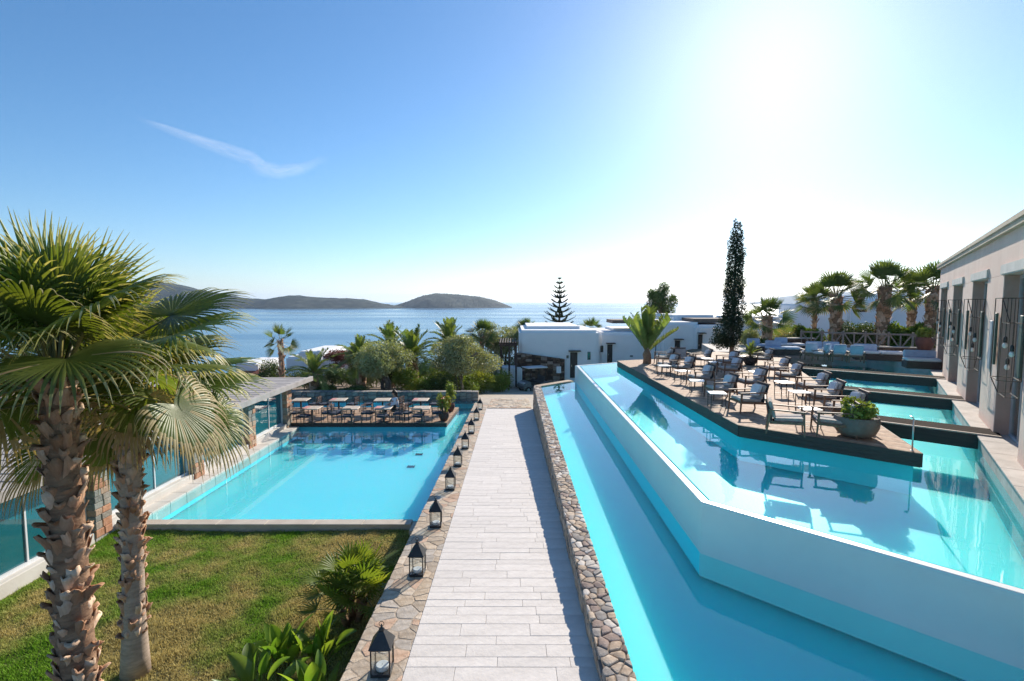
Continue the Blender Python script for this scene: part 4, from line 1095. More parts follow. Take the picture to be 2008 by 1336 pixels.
# ================================================================ FEATHER PALMS
PIN_G = leaf_mat('date_leaf', (0.12, 0.18, 0.045), (0.22, 0.28, 0.09), 0.35, 0.45, scale=2, vary=0.2)
def frond_mesh(L, el0, bend, seed, nl=38, ll=0.40, stiff=0.5):
    rng = random.Random(seed); V, Fc, mi = [], [], []
    p = np.zeros(3); d = np.array([math.cos(el0), 0, math.sin(el0)]); n = 12; P = [p.copy()]; Ds = [d.copy()]
    for k in range(n):
        p = p + d * L / n; P.append(p.copy()); d = d + np.array([0, 0, -1]) * bend / n * (0.4 + 1.2 * k / n); d /= np.linalg.norm(d); Ds.append(d.copy())
    for k, q in enumerate(P):
        w = 0.022 * (1 - k / n) + 0.004; s_ = np.array([0, 1.0, 0]); u = np.cross(Ds[k], s_)
        V += [q - s_ * w, q + u * w, q + s_ * w]
    for k in range(n):
        for u, v in ((0, 1), (1, 2), (2, 0)): Fc.append((k * 3 + u, k * 3 + v, k * 3 + 3 + v, k * 3 + 3 + u)); mi.append(0)
    for j in range(nl):
        t_ = 0.12 + 0.88 * j / nl; idx = t_ * n; i0 = min(n - 1, int(idx)); q = P[i0] + (P[i0 + 1] - P[i0]) * (idx - i0); dd = Ds[i0]
        up = np.cross(dd, np.array([0, 1.0, 0])); up = up if up[2] > 0 else -up
        for sgn in (-1, 1):
            l = ll * math.sin(min(1, 0.25 + t_ * 1.6) * 1.57) * (1 - 0.45 * max(0, t_ - 0.6)) * rng.uniform(0.85, 1.1) * (L / 1.6)
            dv = np.array([0, sgn, 0]) * 0.75 + dd * 0.75 + up * stiff * rng.uniform(0.5, 1.1); dv /= np.linalg.norm(dv)
            w = 0.024 * (L / 1.6); m = q + dv * l * 0.55; e = q + dv * l + np.array([0, 0, -0.18 * l])
            b = len(V); V += [q - dd * w * 0.6, q + dd * w * 0.6, m + dd * w, m - dd * w, e, e + dd * 0.004]
            Fc += [(b, b + 1, b + 2, b + 3), (b + 3, b + 2, b + 5, b + 4)]; mi += [1, 1]
    return np_mesh('frond', np.array(V), np.array(Fc), [PETI, PIN_G], False, mi)
FR = {}
def feather_palm(label, base, h, rad, L, nf, seed, ages=(80, -20), bend=1.0, group=None, name='date_palm', boots=True, stiff=0.45):
    rng = random.Random(seed)
    g = thing(name, label, 'palm tree', base, 0, group)
    rings = max(3, int(h / 0.24))
    tr = MB().tube([(0, 0, -0.3), (0.03, 0, h * 0.5), (0, 0, h), (0, 0, h + 0.25)], [rad * 1.12, rad, rad * 1.05, rad * 0.5], 12).build('trunk', BARK_C, g, smooth=True)
    if boots:
        ms = [boot_mesh(rng, 2 * math.pi * rad / 8 * 1.2, 0.38).mesh('leaf_base', BOOTS[k], smooth=True) for k in range(4)]
        for j in range(rings):
            for k in range(8):
                a = 2 * math.pi * (k + 0.5 * (j % 2)) / 8
                link('leaf_base', rng.choice(ms), tr, loc=(math.cos(a) * rad * 0.97, math.sin(a) * rad * 0.97, h * (j + 0.1) / rings), rot=(rng.uniform(-.1, .15), 0, a - math.pi / 2))
    key = (round(L, 1), round(bend, 1), ages)
    if key not in FR:
        FR[key] = [frond_mesh(L, R(ages[0] + (ages[1] - ages[0]) * q / 5), bend * (0.55 + 0.6 * q / 5), 100 + q, stiff=stiff) for q in range(6)]
    for k in range(nf):
        q = min(5, int(6 * k / nf))
        link('frond', FR[key][q], g, loc=(0, 0, h + 0.12 - 0.1 * q / 5), rot=(rng.uniform(-.12, .12), rng.uniform(-.12, .12), k * 2.39996 + rng.uniform(-.2, .2)), scl=rng.uniform(0.85, 1.1))
    return g
def at_ground(px, Y, zoff=0): 
    x = pxx(px, Y); return Vector((x, Y, ground_z(x, Y) + zoff))
bz = on_z(617, 776, 24.3)
feather_palm('young date palm with short stout trunk beside the pavilion roof', (bz.x, bz.y, 24.2), on_y(617, 738, bz.y).z - 24.2, 0.26, 1.75, 20, 1, ages=(72, 5), bend=1.9)
pp = at_ground(806, 36); feather_palm('large date palm with brown trunk between the two olive trees', pp, on_y(806, 706, 36).z - pp.z, 0.42, 2.2, 36, 2, ages=(82, 15), bend=1.6)
pp = at_ground(705, 34); feather_palm('date palm with reddish trunk hidden in the left olive tree', pp, on_y(705, 712, 34).z - pp.z, 0.30, 1.8, 26, 3, ages=(80, 10), bend=1.6)
pp = at_ground(766, 41); feather_palm('date palm whose fronds stand above the left olive tree', pp, on_y(766, 690, 41).z - pp.z, 0.3, 2.2, 28, 4, ages=(82, 15), bend=1.6)
pp = at_ground(880, 42); feather_palm('date palm whose fronds arch above the right olive tree', pp, on_y(880, 683, 42).z - pp.z, 0.3, 2.2, 30, 5, ages=(82, 15), bend=1.8)
bz = on_z(1268, 713, Z_DECK)
feather_palm('squat cycad with upright stiff fronds on the timber deck corner', (bz.x, bz.y, Z_DECK + 0.05), 0.42, 0.20, 2.1, 15, 6, ages=(86, 46), bend=0.25, name='cycad', stiff=0.8, boots=False)

# ================================================================ LEAFY TREES AND SHRUBS
def leaf_cloud(n, blobs, ls, rng, flat=0.0, aspect=0.42, up=0.2):
    """n leaf quads spread over the shells of ellipsoid blobs: (cx,cy,cz,rx,ry,rz)"""
    w = np.array([b[3] * b[4] + b[4] * b[5] + b[3] * b[5] for b in blobs]); w = w / w.sum()
    k = rng.choice(len(blobs), n, p=w); B = np.array(blobs)[k]
    d = rng.randn(n, 3); d /= np.linalg.norm(d, axis=1)[:, None]
    r = (0.35 + 0.82 * rng.rand(n) ** 0.7)[:, None]
    c = B[:, :3] + d * B[:, 3:] * r
    a = rng.randn(n, 3) + d * 0.5; a[:, 2] += up; a /= np.linalg.norm(a, axis=1)[:, None]
    b = np.cross(a, rng.randn(n, 3)); b /= np.linalg.norm(b, axis=1)[:, None]
    s = (ls * (0.6 + 0.8 * rng.rand(n)))[:, None]
    V = np.stack([c - a * s, c + b * s * aspect, c + a * s, c - b * s * aspect], 1).reshape(-1, 3)
    return V, np.arange(n * 4).reshape(-1, 4)
OLIVE = leaf_mat('olive_leaf', (0.24, 0.27, 0.13), (0.44, 0.45, 0.25), 0.25, 0.55, scale=1.2, vary=0.1)
DKGREEN = leaf_mat('dark_shrub_leaf', (0.055, 0.095, 0.03), (0.13, 0.18, 0.055), 0.25, 0.5, scale=1.5, vary=0.15)
HEDGE = leaf_mat('hedge_leaf', (0.14, 0.21, 0.035), (0.32, 0.36, 0.08), 0.3, 0.5, scale=1.2, vary=0.1)
CYPL = leaf_mat('cypress_leaf', (0.016, 0.034, 0.016), (0.035, 0.06, 0.026), 0.15, 0.6, scale=1.2, vary=0.05)
PINEL = leaf_mat('pine_needle', (0.02, 0.042, 0.024), (0.04, 0.065, 0.035), 0.15, 0.6, scale=2, vary=0.05)
BOUG = leaf_mat('bougainvillea_bract', (0.07, 0.04, 0.03), (0.20, 0.035, 0.05), 0.3, 0.5, scale=2)
TRUNKM = M('grey_olive_bark', lin('5d5248'), 0.95, lin('7d7165'), scale=5, detail=7, bump=0.9, bscale=10, stretch=(1, 1, 3))
def tree(label, base, h, crown_c, rx, rz, n, ls, mat, seed, name='tree', cat='tree', nb=14, trunks=2, tr=0.12, rad_scale=0.42):
    rg = np.random.RandomState(seed); rng = random.Random(seed)
    g = thing(name, label, cat, base)
    bl = []
    for k in range(nb):
        d = rg.randn(3); d /= np.linalg.norm(d); f = rng.uniform(0.35, 0.85)
        q = rng.uniform(0.7, 1.2) * rad_scale
        bl.append((crown_c[0] + d[0] * rx * f, crown_c[1] + d[1] * rx * f, crown_c[2] + d[2] * rz * f, rx * q, rx * q, rz * q))
    t = MB()
    for k in range(trunks):
        ax, ay = rng.uniform(-.15, .15), rng.uniform(-.15, .15)
        t.tube([(ax, ay, -0.3), (ax * 2 + rng.uniform(-.1, .1), ay * 2, h * 0.3), (crown_c[0] + rng.uniform(-.3, .3) * rx, crown_c[1] + rng.uniform(-.3, .3) * rx, crown_c[2] * 0.85), (crown_c[0] + rng.uniform(-.5, .5) * rx, crown_c[1], crown_c[2] + rz * 0.3)], [tr * 1.2, tr, tr * 0.7, tr * 0.2], 7)
    for b in bl: t.tube([(crown_c[0] * 0.6, crown_c[1] * 0.6, crown_c[2] - rz * 0.55), ((crown_c[0] + b[0]) / 2, (crown_c[1] + b[1]) / 2, (crown_c[2] - rz * 0.5 + b[2]) / 2), b[:3]], [tr * 0.5, tr * 0.3, 0.01], 5)
    t.build('trunk', TRUNKM, g, smooth=True)
    V, Fc = leaf_cloud(n, bl, ls, rg)
    stuff(link('crown', np_mesh('crown', V, Fc, mat), g))
    return g
def shrub(label, base, rx, rz, n, ls, mat, seed, name='shrub', ry=None, nb=7, group=None, stem=True, cat='shrub'):
    rg = np.random.RandomState(seed); rng = random.Random(seed)
    g = thing(name, label, cat, base, 0, group); ry = ry or rx
    bl = [(rng.uniform(-.6, .6) * rx, rng.uniform(-.6, .6) * ry, rz * rng.uniform(0.45, 0.75), rx * rng.uniform(.4, .6), ry * rng.uniform(.4, .6), rz * rng.uniform(.35, .5)) for _ in range(nb)]
    V, Fc = leaf_cloud(n, bl, ls, rg); V[:, 2] = np.maximum(V[:, 2], 0.01)
    stuff(link('foliage', np_mesh('foliage', V, Fc, mat), g))
    if stem:
        t = MB()
        for b in bl: t.tube([(b[0] * 0.3, b[1] * 0.3, -0.1), (b[0], b[1], b[2])], [0.03, 0.012], 5)
        t.build('stem', TRUNKM, g)
    return g
def px_tree(label, px, pyc, Y, rx, rz, n, ls, mat, seed, **k):
    b = at_ground(px, Y); c = on_y(px, pyc, Y)
    return tree(label, b, c.z - b.z, (0, 0, c.z - b.z), rx, rz, n, ls, mat, seed, **k)
px_tree('grey green olive tree with pale trunks beside the restaurant pool', 752, 702, 32.5, 1.95, 1.45, 15000, 0.075, OLIVE, 31, name='olive_tree', trunks=3)
px_tree('broad olive tree between the date palm and the clipped hedge', 905, 704, 34, 2.35, 1.4, 19000, 0.075, OLIVE, 32, name='olive_tree', trunks=3)
px_tree('small dark olive tree crowding the reddish palm trunk', 712, 708, 35.5, 1.2, 1.5, 7000, 0.075, OLIVE, 33, name='olive_tree')
px_tree('dense rounded tree under the palms beside the porch', 985, 665, 48, 2.3, 1.6, 9000, 0.10, OLIVE, 34)
px_tree('tall airy grey green tree behind the white house roofs', 1297, 598, 58, 1.9, 2.5, 8000, 0.11, DKGREEN, 35, nb=34, rad_scale=0.24)
px_tree('dark rounded tree between pavilion roof and sea', 528, 738, 50, 1.9, 1.3, 6000, 0.1, DKGREEN, 36)
px_tree('bougainvillea in dull red flower trained on the white house', 668, 706, 55, 2.1, 0.95, 7000, 0.09, BOUG, 37, name='bougainvillea', cat='climber', tr=0.07)
# shrubs of the bank behind the pool
rs = random.Random(50)
for k, (px, Y, rx, rz, m, lab) in enumerate((
        (955, 36, 1.15, 1.15, HEDGE, 'bright clipped hedge beside the forecourt shade'),
        (985, 37.5, 0.9, 1.05, HEDGE, 'rounded hedge bush next to the white porch base'),
        (915, 35, 1.0, 1.0, HEDGE, 'light green bush under the broad olive tree'),
        (868, 34, 1.1, 1.1, DKGREEN, 'dark bush left of the broad olive trunk'),
        (830, 34.5, 1.0, 0.95, HEDGE, 'green bush at the foot of the large date palm'),
        (790, 34, 0.9, 1.0, HEDGE, 'yellowish bush between large date palm and left olive'),
        (770, 37, 1.0, 1.2, DKGREEN, 'dark bush behind the left olive trunks'),
        (648, 38, 0.8, 1.0, DKGREEN, 'dark clipped ball bush against the white house wall'),
        (690, 38, 0.6, 0.8, HEDGE, 'small bright bush against the white house corner'),
        (632, 31, 0.8, 0.4, DKGREEN, 'low creeping plant on the earth bank by the young palm'),
        (690, 31, 0.9, 0.35, DKGREEN, 'low creeping plant under the reddish palm trunk'),
        (600, 36, 1.0, 0.9, DKGREEN, 'dark bush between pavilion roof and young palm'),
        (735, 40, 1.2, 1.3, HEDGE, 'green bush beyond the left olive tree'),
        (828, 40, 1.3, 1.3, OLIVE, 'silvery bush beyond the large date palm'),
        (855, 39, 1.2, 1.4, HEDGE, 'green bush beyond the dark olive side bush'),
        (895, 40, 1.4, 1.3, DKGREEN, 'dark bush beyond the broad olive tree'),
        (935, 41, 1.3, 1.4, HEDGE, 'green bush beyond the clipped hedge'),
        (965, 42, 1.2, 1.4, OLIVE, 'silvery bush between hedge and white porch'),
        (672, 42, 1.0, 0.9, DKGREEN, 'dark low bush below the bougainvillea'),
        (1010, 47, 1.8, 2.2, DKGREEN, 'dark tall bush behind the porch posts'))):
    shrub(lab, at_ground(px, Y), rx * 1.15, rz * 1.45, int(5200 * rx * rx ** 0.3), 0.06, m, 200 + k)
# planting behind the fence under the palms
BANA = leaf_mat('broad_leaf', (0.08, 0.16, 0.022), (0.2, 0.26, 0.05), 0.4, 0.4, scale=1.2, vary=0.2)
for k, (px, Y, rx, rz, m, lab) in enumerate((
        (1585, 36.5, 0.9, 1.6, BANA, 'bright broad leaved plant at the left end of the fence'),
        (1615, 36, 0.8, 1.3, HEDGE, 'light shrub between the slender and the thick palm'),
        (1668, 35.5, 1.3, 1.9, DKGREEN, 'dark shrub right of the second palm trunk'),
        (1700, 35.2, 1.0, 1.8, DKGREEN, 'dark shrub touching the tallest palm trunk'),
        (1765, 34.0, 0.9, 1.8, BANA, 'broad leaved plant right of the tallest palm'),
        (1795, 34.5, 1.0, 1.6, HEDGE, 'light shrub with pale flowers behind the fence'),
        (1823, 33, 0.7, 1.9, BANA, 'bright leafy plant by the pink building corner'),
        (1470, 36.5, 1.0, 1.4, OLIVE, 'grey shrub between cypress and stout fan palm'),
        (1540, 37, 1.3, 1.4, OLIVE, 'silvery rounded shrub right of the stout fan palm'),
        (1490, 34.5, 0.9, 0.9, DKGREEN, 'dark low shrub under the stout fan palm'))):
    b = at_ground(px, Y); b.z = 26.55
    shrub(lab, b, rx, rz, int(3000 * rx), 0.075 if m is not BANA else 0.16, m, 300 + k)
# cypress
cb = on_z(1434, 703, Z_DECK); g = thing('cypress_tree', 'tall narrow dark cypress growing through the deck', 'tree', (cb.x, cb.y, Z_DECK))
Hc = on_y(1443, 430, cb.y).z - Z_DECK; rg = np.random.RandomState(77); bl = []
for k in range(120):
    t_ = 0.10 + 0.88 * k / 119; rw = 0.82 * (1 - t_) ** 0.36 * min(1, t_ * 5) + 0.04
    a = k * 2.4; q = rw * rg.uniform(0.28, 0.55)
    bl.append((math.cos(a) * rw * rg.uniform(0.3, 0.75) + 0.10 * t_, math.sin(a) * rw * 0.6, Hc * t_, q * 0.68, q * 0.68, q * 0.75 + 0.08))
for k in range(9): bl.append((-0.55 + rg.uniform(-.3, .35), rg.uniform(-.4, .4), 1.0 + rg.uniform(-.2, .65), 0.32, 0.32, 0.3))
MB().tube([(0, 0, -0.2), (0.02, 0, Hc * 0.3), (0.06, 0, Hc * 0.7), (0.1, 0, Hc * 0.98)], [0.14, 0.10, 0.05, 0.01], 8).build('trunk', TRUNKM, g, smooth=True)
V, Fc = leaf_cloud(17000, bl, 0.055, rg, up=0.6)
stuff(link('crown', np_mesh('crown', V, Fc, CYPL), g))
# norfolk pine
nb_ = at_ground(1097, 62); nt_ = on_y(1097, 545, 62); Hn = nt_.z - nb_.z
g = thing('norfolk_pine', 'tiered norfolk pine rising behind the white house', 'tree', nb_)
MB().tube([(0, 0, -0.5), (0, 0, Hn * 0.6), (0, 0, Hn)], [0.22, 0.12, 0.015], 8).build('trunk', TRUNKM, g, smooth=True)
V0, F0 = [], []; rg = np.random.RandomState(5); rng = random.Random(6)
nt2 = 15
for k in range(nt2):
    t_ = 0.30 + 0.69 * k / (nt2 - 1); z = Hn * t_; rl = 2.5 * (1 - t_) ** 0.8 / 0.7 ** 0.8 * rng.uniform(0.85, 1.1) + 0.12
    nbz = 6
    for j in range(nbz):
        a = 2 * math.pi * (j + 0.37 * k) / nbz + rng.uniform(-.12, .12); up = 0.24 + 0.25 * t_
        for q in range(10):
            f = (q + 1) / 10; c = np.array([math.cos(a) * rl * f, math.sin(a) * rl * f, z + rl * up * f * f])
            for sgn in (-1, 1):
                tl = rl * 0.24 * (1.15 - f) + 0.05; dv = np.array([math.cos(a + sgn * 0.9), math.sin(a + sgn * 0.9), 0.28]); w_ = np.array([-math.sin(a), math.cos(a), 0]) * 0.0 + np.array([0, 0, 0.07])
                b = len(V0); e = c + dv * tl; V0 += [c - w_, c + w_, e + w_ * 0.6, e - w_ * 0.6]; F0.append((b, b + 1, b + 2, b + 3))
                h_ = np.cross(dv, [0, 0, 1]) * 0.085; b = len(V0); V0 += [c - h_, c + h_, e + h_ * .6, e - h_ * .6]; F0.append((b, b + 1, b + 2, b + 3))
stuff(link('crown', np_mesh('crown', np.array(V0), np.array(F0), PINEL), g))

# ================================================================ FOREGROUND PLANTS ON THE LAWN EDGE
dw = on_z(690, 1215, Z_LAWN)
g = thing('dwarf_fan_palm', 'bushy dwarf fan palm leaning over the flagstone ledge', 'palm', (dw.x, dw.y, Z_LAWN))
rng = random.Random(15)
stems = [(0, 0, 0.72), (0.28, -0.1, 0.5), (-0.3, 0.12, 0.48), (0.12, 0.35, 0.55), (-0.1, -0.3, 0.38)]
for sx, sy, sh in stems: MB().tube([(sx * 0.4, sy * 0.4, -0.05), (sx, sy, sh)], [0.06, 0.075], 8).build('stem', BARK_C, g, smooth=True)
DWG = leaf_mat('dwarf_palm_leaf', (0.12, 0.19, 0.025), (0.26, 0.30, 0.055), 0.45, 0.45, scale=2.0, vary=0.25)
for (sx, sy, sh), nl in zip(stems, (16, 10, 10, 9, 8)):
    for k in range(nl):
        a = k / nl
        V, Fc, mi = fan_leaf(k * 2.4 + sx * 9, R(80 - 85 * a + rng.uniform(-8, 8)), 0.34 * rng.uniform(0.8, 1.2), 0.42 * rng.uniform(0.85, 1.1), 15, 0.18, rng, 5, spread=1.75, cup=0.2, roll=rng.uniform(-.5, .5), bend=0.25, r0=0.05, fuse=0.5, wfac=1.0)
        link('leaf', np_mesh('leaf', V, Fc, [PETI, DWG, DWG, FAN_D], False, mi), g, loc=(sx, sy, sh))
# bird-of-paradise clumps
STRE = leaf_mat('paddle_leaf', (0.11, 0.21, 0.03), (0.24, 0.33, 0.06), 0.5, 0.35, scale=2.0, vary=0.25, spec=0.55)
def paddle(L, W_, lp, az, el, rng):
    V, Fc, mi = [], [], []
    d = np.array([math.cos(az) * math.cos(el), math.sin(az) * math.cos(el), math.sin(el)]); p = np.zeros(3); s = np.array([-math.sin(az), math.cos(az), 0.0])
    P, D = [p.copy()], [d.copy()]
    n1, n2 = 5, 9
    for k in range(n1 + n2):
        st = lp / n1 if k < n1 else L / n2
        p = p + d * st; d = d + np.array([0, 0, -1]) * (0.03 if k < n1 else 0.10) * (1 if el < 1.3 else 0.5); d /= np.linalg.norm(d); P.append(p.copy()); D.append(d.copy())
    tw = rng.uniform(-.7, .7)
    for k in range(n1 + 1):
        u = np.cross(D[k], s); w = 0.014
        V += [P[k] - s * w, P[k] + u * w, P[k] + s * w]
    for k in range(n1):
        for a, b in ((0, 1), (1, 2), (2, 0)): Fc.append((k * 3 + a, k * 3 + b, k * 3 + 3 + b, k * 3 + 3 + a)); mi.append(0)
    base = len(V)
    for k in range(n2 + 1):
        i = n1 + k; f = k / n2; w = W_ / 2 * (math.sin(math.pi * min(1, (f * 0.93 + 0.07)) ** 0.75)) ** 0.8 + 0.003
        s2 = s * math.cos(tw) + np.cross(D[i], s) * math.sin(tw); u = np.cross(D[i], s2); u = u if u[2] > 0 else -u
        V += [P[i] - s2 * w + u * w * 0.35, P[i] - s2 * w * .5 + u * w * .1, P[i], P[i] + s2 * w * .5 + u * w * .1, P[i] + s2 * w + u * w * 0.35]
    for k in range(n2):
        for a in range(4): Fc.append((base + k * 5 + a, base + k * 5 + a + 1, base + k * 5 + 6 + a, base + k * 5 + 5 + a)); mi.append(1)
    return np_mesh('leaf', np.array(V), np.array(Fc), [PETI, STRE], True, mi)
for k, (px, py, nl, sc, lab) in enumerate(((560, 1330, 15, 1.0, 'bird of paradise plant with paddle leaves at the lawn edge'), (628, 1318, 14, 1.0, 'bird of paradise plant whose leaf leans on the flagstone ledge'), (500, 1400, 12, 0.95, 'bird of paradise plant farthest out on the lawn'), (625, 1420, 13, 1.0, 'bird of paradise plant hard against the foot of the flagstone ledge'))):
    b = on_z(px, py, Z_LAWN); rng = random.Random(60 + k)
    g = thing('bird_of_paradise', lab, 'plant', (b.x, b.y, Z_LAWN))
    for q in range(nl):
        link('leaf', paddle(0.48 * sc * rng.uniform(.7, 1.2), 0.19 * sc * rng.uniform(.7, 1.2), 0.46 * sc * rng.uniform(.5, 1.35), q * 2.4 + rng.uniform(-.3, .3), R(rng.uniform(48, 86)), rng), g, loc=(rng.uniform(-.12, .12), rng.uniform(-.12, .12), 0))
# low weeds along the wall foot

# ================================================================ LANTERNS ALONG THE LEDGE
CANDLE = M('white_candle_wax', (0.82, 0.82, 0.80), 0.5)
LGLASS = glass_mat('clear_lantern_glass', (0.93, 0.95, 0.95), f0=0.04)
def on_path(px, py):
    z = path_z(10)
    for _ in range(12):
        p = on_z(px, py, z); z = path_z(p.y)
    return p
def make_lantern():
    g = thing('lantern', 'black metal candle lantern', 'lantern', group='candle lanterns along the ledge')
    w, hb = 0.118, 0.30
    MB().box((0, 0, 0.02), (2 * w, 2 * w, 0.04)).build('base', BLACK_METAL, g, bevel=0.004, seg=1)
    for sx in (-1, 1):
        for sy in (-1, 1): MB().box((sx * (w - 0.008), sy * (w - 0.008), 0.04 + hb / 2), (0.016, 0.016, hb)).build('post', BLACK_METAL, g)
    r_ = MB()
    for (a, b) in (((-w, -w), (w, -w)), ((w, -w), (w, w)), ((w, w), (-w, w)), ((-w, w), (-w, -w))): r_.bar((*a, 0.345), (*b, 0.345), 0.018)
    r_.build('top_frame', BLACK_METAL, g)
    e = 0.135; t_ = 0.03
    rf = MB().add([(-e, -e, 0.352), (e, -e, 0.352), (e, e, 0.352), (-e, e, 0.352), (-t_, -t_, 0.52), (t_, -t_, 0.52), (t_, t_, 0.52), (-t_, t_, 0.52)], [(0, 1, 5, 4), (1, 2, 6, 5), (2, 3, 7, 6), (3, 0, 4, 7), (4, 5, 6, 7), (3, 2, 1, 0)]).build('roof', BLACK_METAL, g)
    MB().lathe([(0.03, 0.52), (0.034, 0.54), (0.012, 0.56), (0.012, 0.585), (0.004, 0.60)], 10).build('finial', BLACK_METAL, rf, smooth=True)
    MB().tube([(0.03 * math.cos(a), 0, 0.60 + 0.03 * math.sin(a)) for a in np.linspace(0, 6.283, 14)], 0.004, 5).build('ring', BLACK_METAL, rf)
    for k in range(4):
        a = k * math.pi / 2
        MB().box((math.cos(a) * (w - 0.012), math.sin(a) * (w - 0.012), 0.19), (0.003 if k % 2 == 0 else 2 * w - 0.034, 0.003 if k % 2 else 2 * w - 0.034, 0.286)).build('pane', LGLASS, g)
    c = MB().lathe([(0.075, 0.04), (0.078, 0.045), (0.078, 0.085), (0.070, 0.09), (0.02, 0.087)], 20).build('candle', CANDLE, g, smooth='auto')
    MB().tube([(0, 0, 0.086), (0.002, 0, 0.10)], 0.002, 5).build('wick', BLACK_METAL, c)
    return g
LANT = [(750, 1318), (819, 1126), (855, 1032), (883.5, 960), (898, 914), (912.5, 880), (924.5, 850), (934.5, 824), (941.5, 804)]
LLAB = ['black candle lantern standing on the ledge beside the bird of paradise leaves', 'black candle lantern on the ledge just past the dwarf fan palm',
        'black candle lantern on the ledge at the pool kerb corner', 'black candle lantern first beside the square pool after the kerb corner',
        'black candle lantern second beside the square pool after the kerb corner', 'black candle lantern third beside the square pool after the kerb corner',
        'black candle lantern level with the front of the restaurant deck', 'black candle lantern last but one before the garden wall', 'black candle lantern last in the row by the garden wall']
proto = make_lantern()
for k, ((px, py), lab) in enumerate(zip(LANT, LLAB)):
    o = proto if k == 0 else copy_tree(proto)
    p = on_path(px, py); place(o, (p.x, p.y, p.z + 0.012), random.Random(k).uniform(-.05, .05), 1.0, lab)

# ================================================================ LOUNGE FURNITURE
FRAME = M('dark_teak_frame', lin('6b5040'), 0.6, lin('8a6b56'), scale=5, detail=5, stretch=(1, 8, 1), vary=0.1)
SLING = M('charcoal_sling', lin('3c3d40'), 0.8, lin('4a4b4e'), scale=60)
CUSH = M('light_grey_cushion', lin('aaa39b'), 0.9, lin('bcb5ad'), scale=8, bump=0.25, bscale=60, vary=0.05)
PILLOW = M('white_pillow', lin('cfcfd2'), 0.9, lin('dedee0'), scale=6, bump=0.2, bscale=40)
BLUEC = M('pale_blue_cushion', lin('9fb2c8'), 0.9, lin('b4c4d6'), scale=6, bump=0.2, bscale=40)
WTOP = M('white_table_top', (0.74, 0.75, 0.75), 0.4, (0.78, 0.79, 0.79), scale=4)
def cushion(c, d, m, par, name, M_=None, bev=0.04):
    b = MB().box((0, 0, 0), d)
    o = b.build(name, m, par, loc=c, bevel=bev, seg=3)
    if M_: o.rotation_euler = M_
    return o
def make_chair(pillow=True, cm=CUSH):
    """low lounge chair facing +x"""
    g = thing('lounge_chair', 'lounge chair', 'chair', group='lounge chairs on the timber deck')
    W2 = 0.36
    for s in (-1, 1):
        y = s * (W2 - 0.02)
        MB().add(*tapered((0.34, y, 0.0), (0.31, y, 0.55), 0.03, 0.045)).build('leg', FRAME, g)
        MB().add(*tapered((-0.44, y, 0.0), (-0.36, y, 0.56), 0.03, 0.045)).build('leg', FRAME, g)
        MB().bar((-0.40, y, 0.57), (0.36, y, 0.555), 0.055, 0.03).build('armrest', FRAME, g, bevel=0.008, seg=1)
        MB().bar((-0.37, y, 0.27), (0.33, y, 0.30), 0.03, 0.06).build('side_rail', FRAME, g)
    MB().bar((0.325, -W2 + 0.04, 0.30), (0.325, W2 - 0.04, 0.30), 0.03, 0.06).build('front_rail', FRAME, g)
    MB().bar((-0.36, -W2 + 0.04, 0.27), (-0.36, W2 - 0.04, 0.27), 0.03, 0.06).build('rear_rail', FRAME, g)
    MB().box((0, 0, 0), (0.62, 0.60, 0.03)).build('seat_sling', SLING, g, loc=(0.0, 0, 0.285), rot=(0, -0.06, 0))
    bk = MB().box((0, 0, 0), (0.035, 0.62, 0.52)).build('backrest', SLING, g, loc=(-0.40, 0, 0.53), rot=(0, -0.28, 0), bevel=0.015, seg=2)
    MB().box((0, 0, 0), (0.045, 0.66, 0.04)).build('top_rail', FRAME, bk, loc=(0, 0, 0.27), bevel=0.01, seg=1)
    cushion((0.02, 0, 0.345), (0.60, 0.58, 0.085), cm, g, 'seat_cushion', (0, -0.06, 0), 0.022)
    cushion((-0.335, 0, 0.56), (0.075, 0.56, 0.40), cm, g, 'back_cushion', (0, -0.28, 0), 0.02)
    if pillow: cushion((-0.24, 0.04, 0.60), (0.08, 0.40, 0.32), PILLOW, g, 'pillow', (0.1, -0.36, 0.05), 0.025)
    return g
def tapered(a, b, w0, w1):
    a, b = Vector(a), Vector(b)
    v = [(a.x + sx * w0 / 2, a.y + sy * w0 / 2, a.z) for sx, sy in ((-1, -1), (1, -1), (1, 1), (-1, 1))] + [(b.x + sx * w1 / 2, b.y + sy * w1 / 2, b.z) for sx, sy in ((-1, -1), (1, -1), (1, 1), (-1, 1))]
    return v, [(3, 2, 1, 0), (4, 5, 6, 7), (0, 1, 5, 4), (1, 2, 6, 5), (2, 3, 7, 6), (3, 0, 4, 7)]
def make_table():
    g = thing('side_table', 'side table', 'table', group='white side tables on the timber deck')
    MB().box((0, 0, 0.44), (0.46, 0.46, 0.022)).build('table_top', WTOP, g, bevel=0.004, seg=1)
    for sx in (-1, 1):
        for sy in (-1, 1): MB().box((sx * 0.2, sy * 0.2, 0.2145), (0.018, 0.018, 0.429)).build('leg', BLACK_METAL, g)
    for s in (-1, 1):
        MB().box((0, s * 0.2, 0.05), (0.382, 0.012, 0.012)).build('stretcher', BLACK_METAL, g)
    return g
c1, c2 = make_chair(True), make_chair(False)
L_ = math.pi
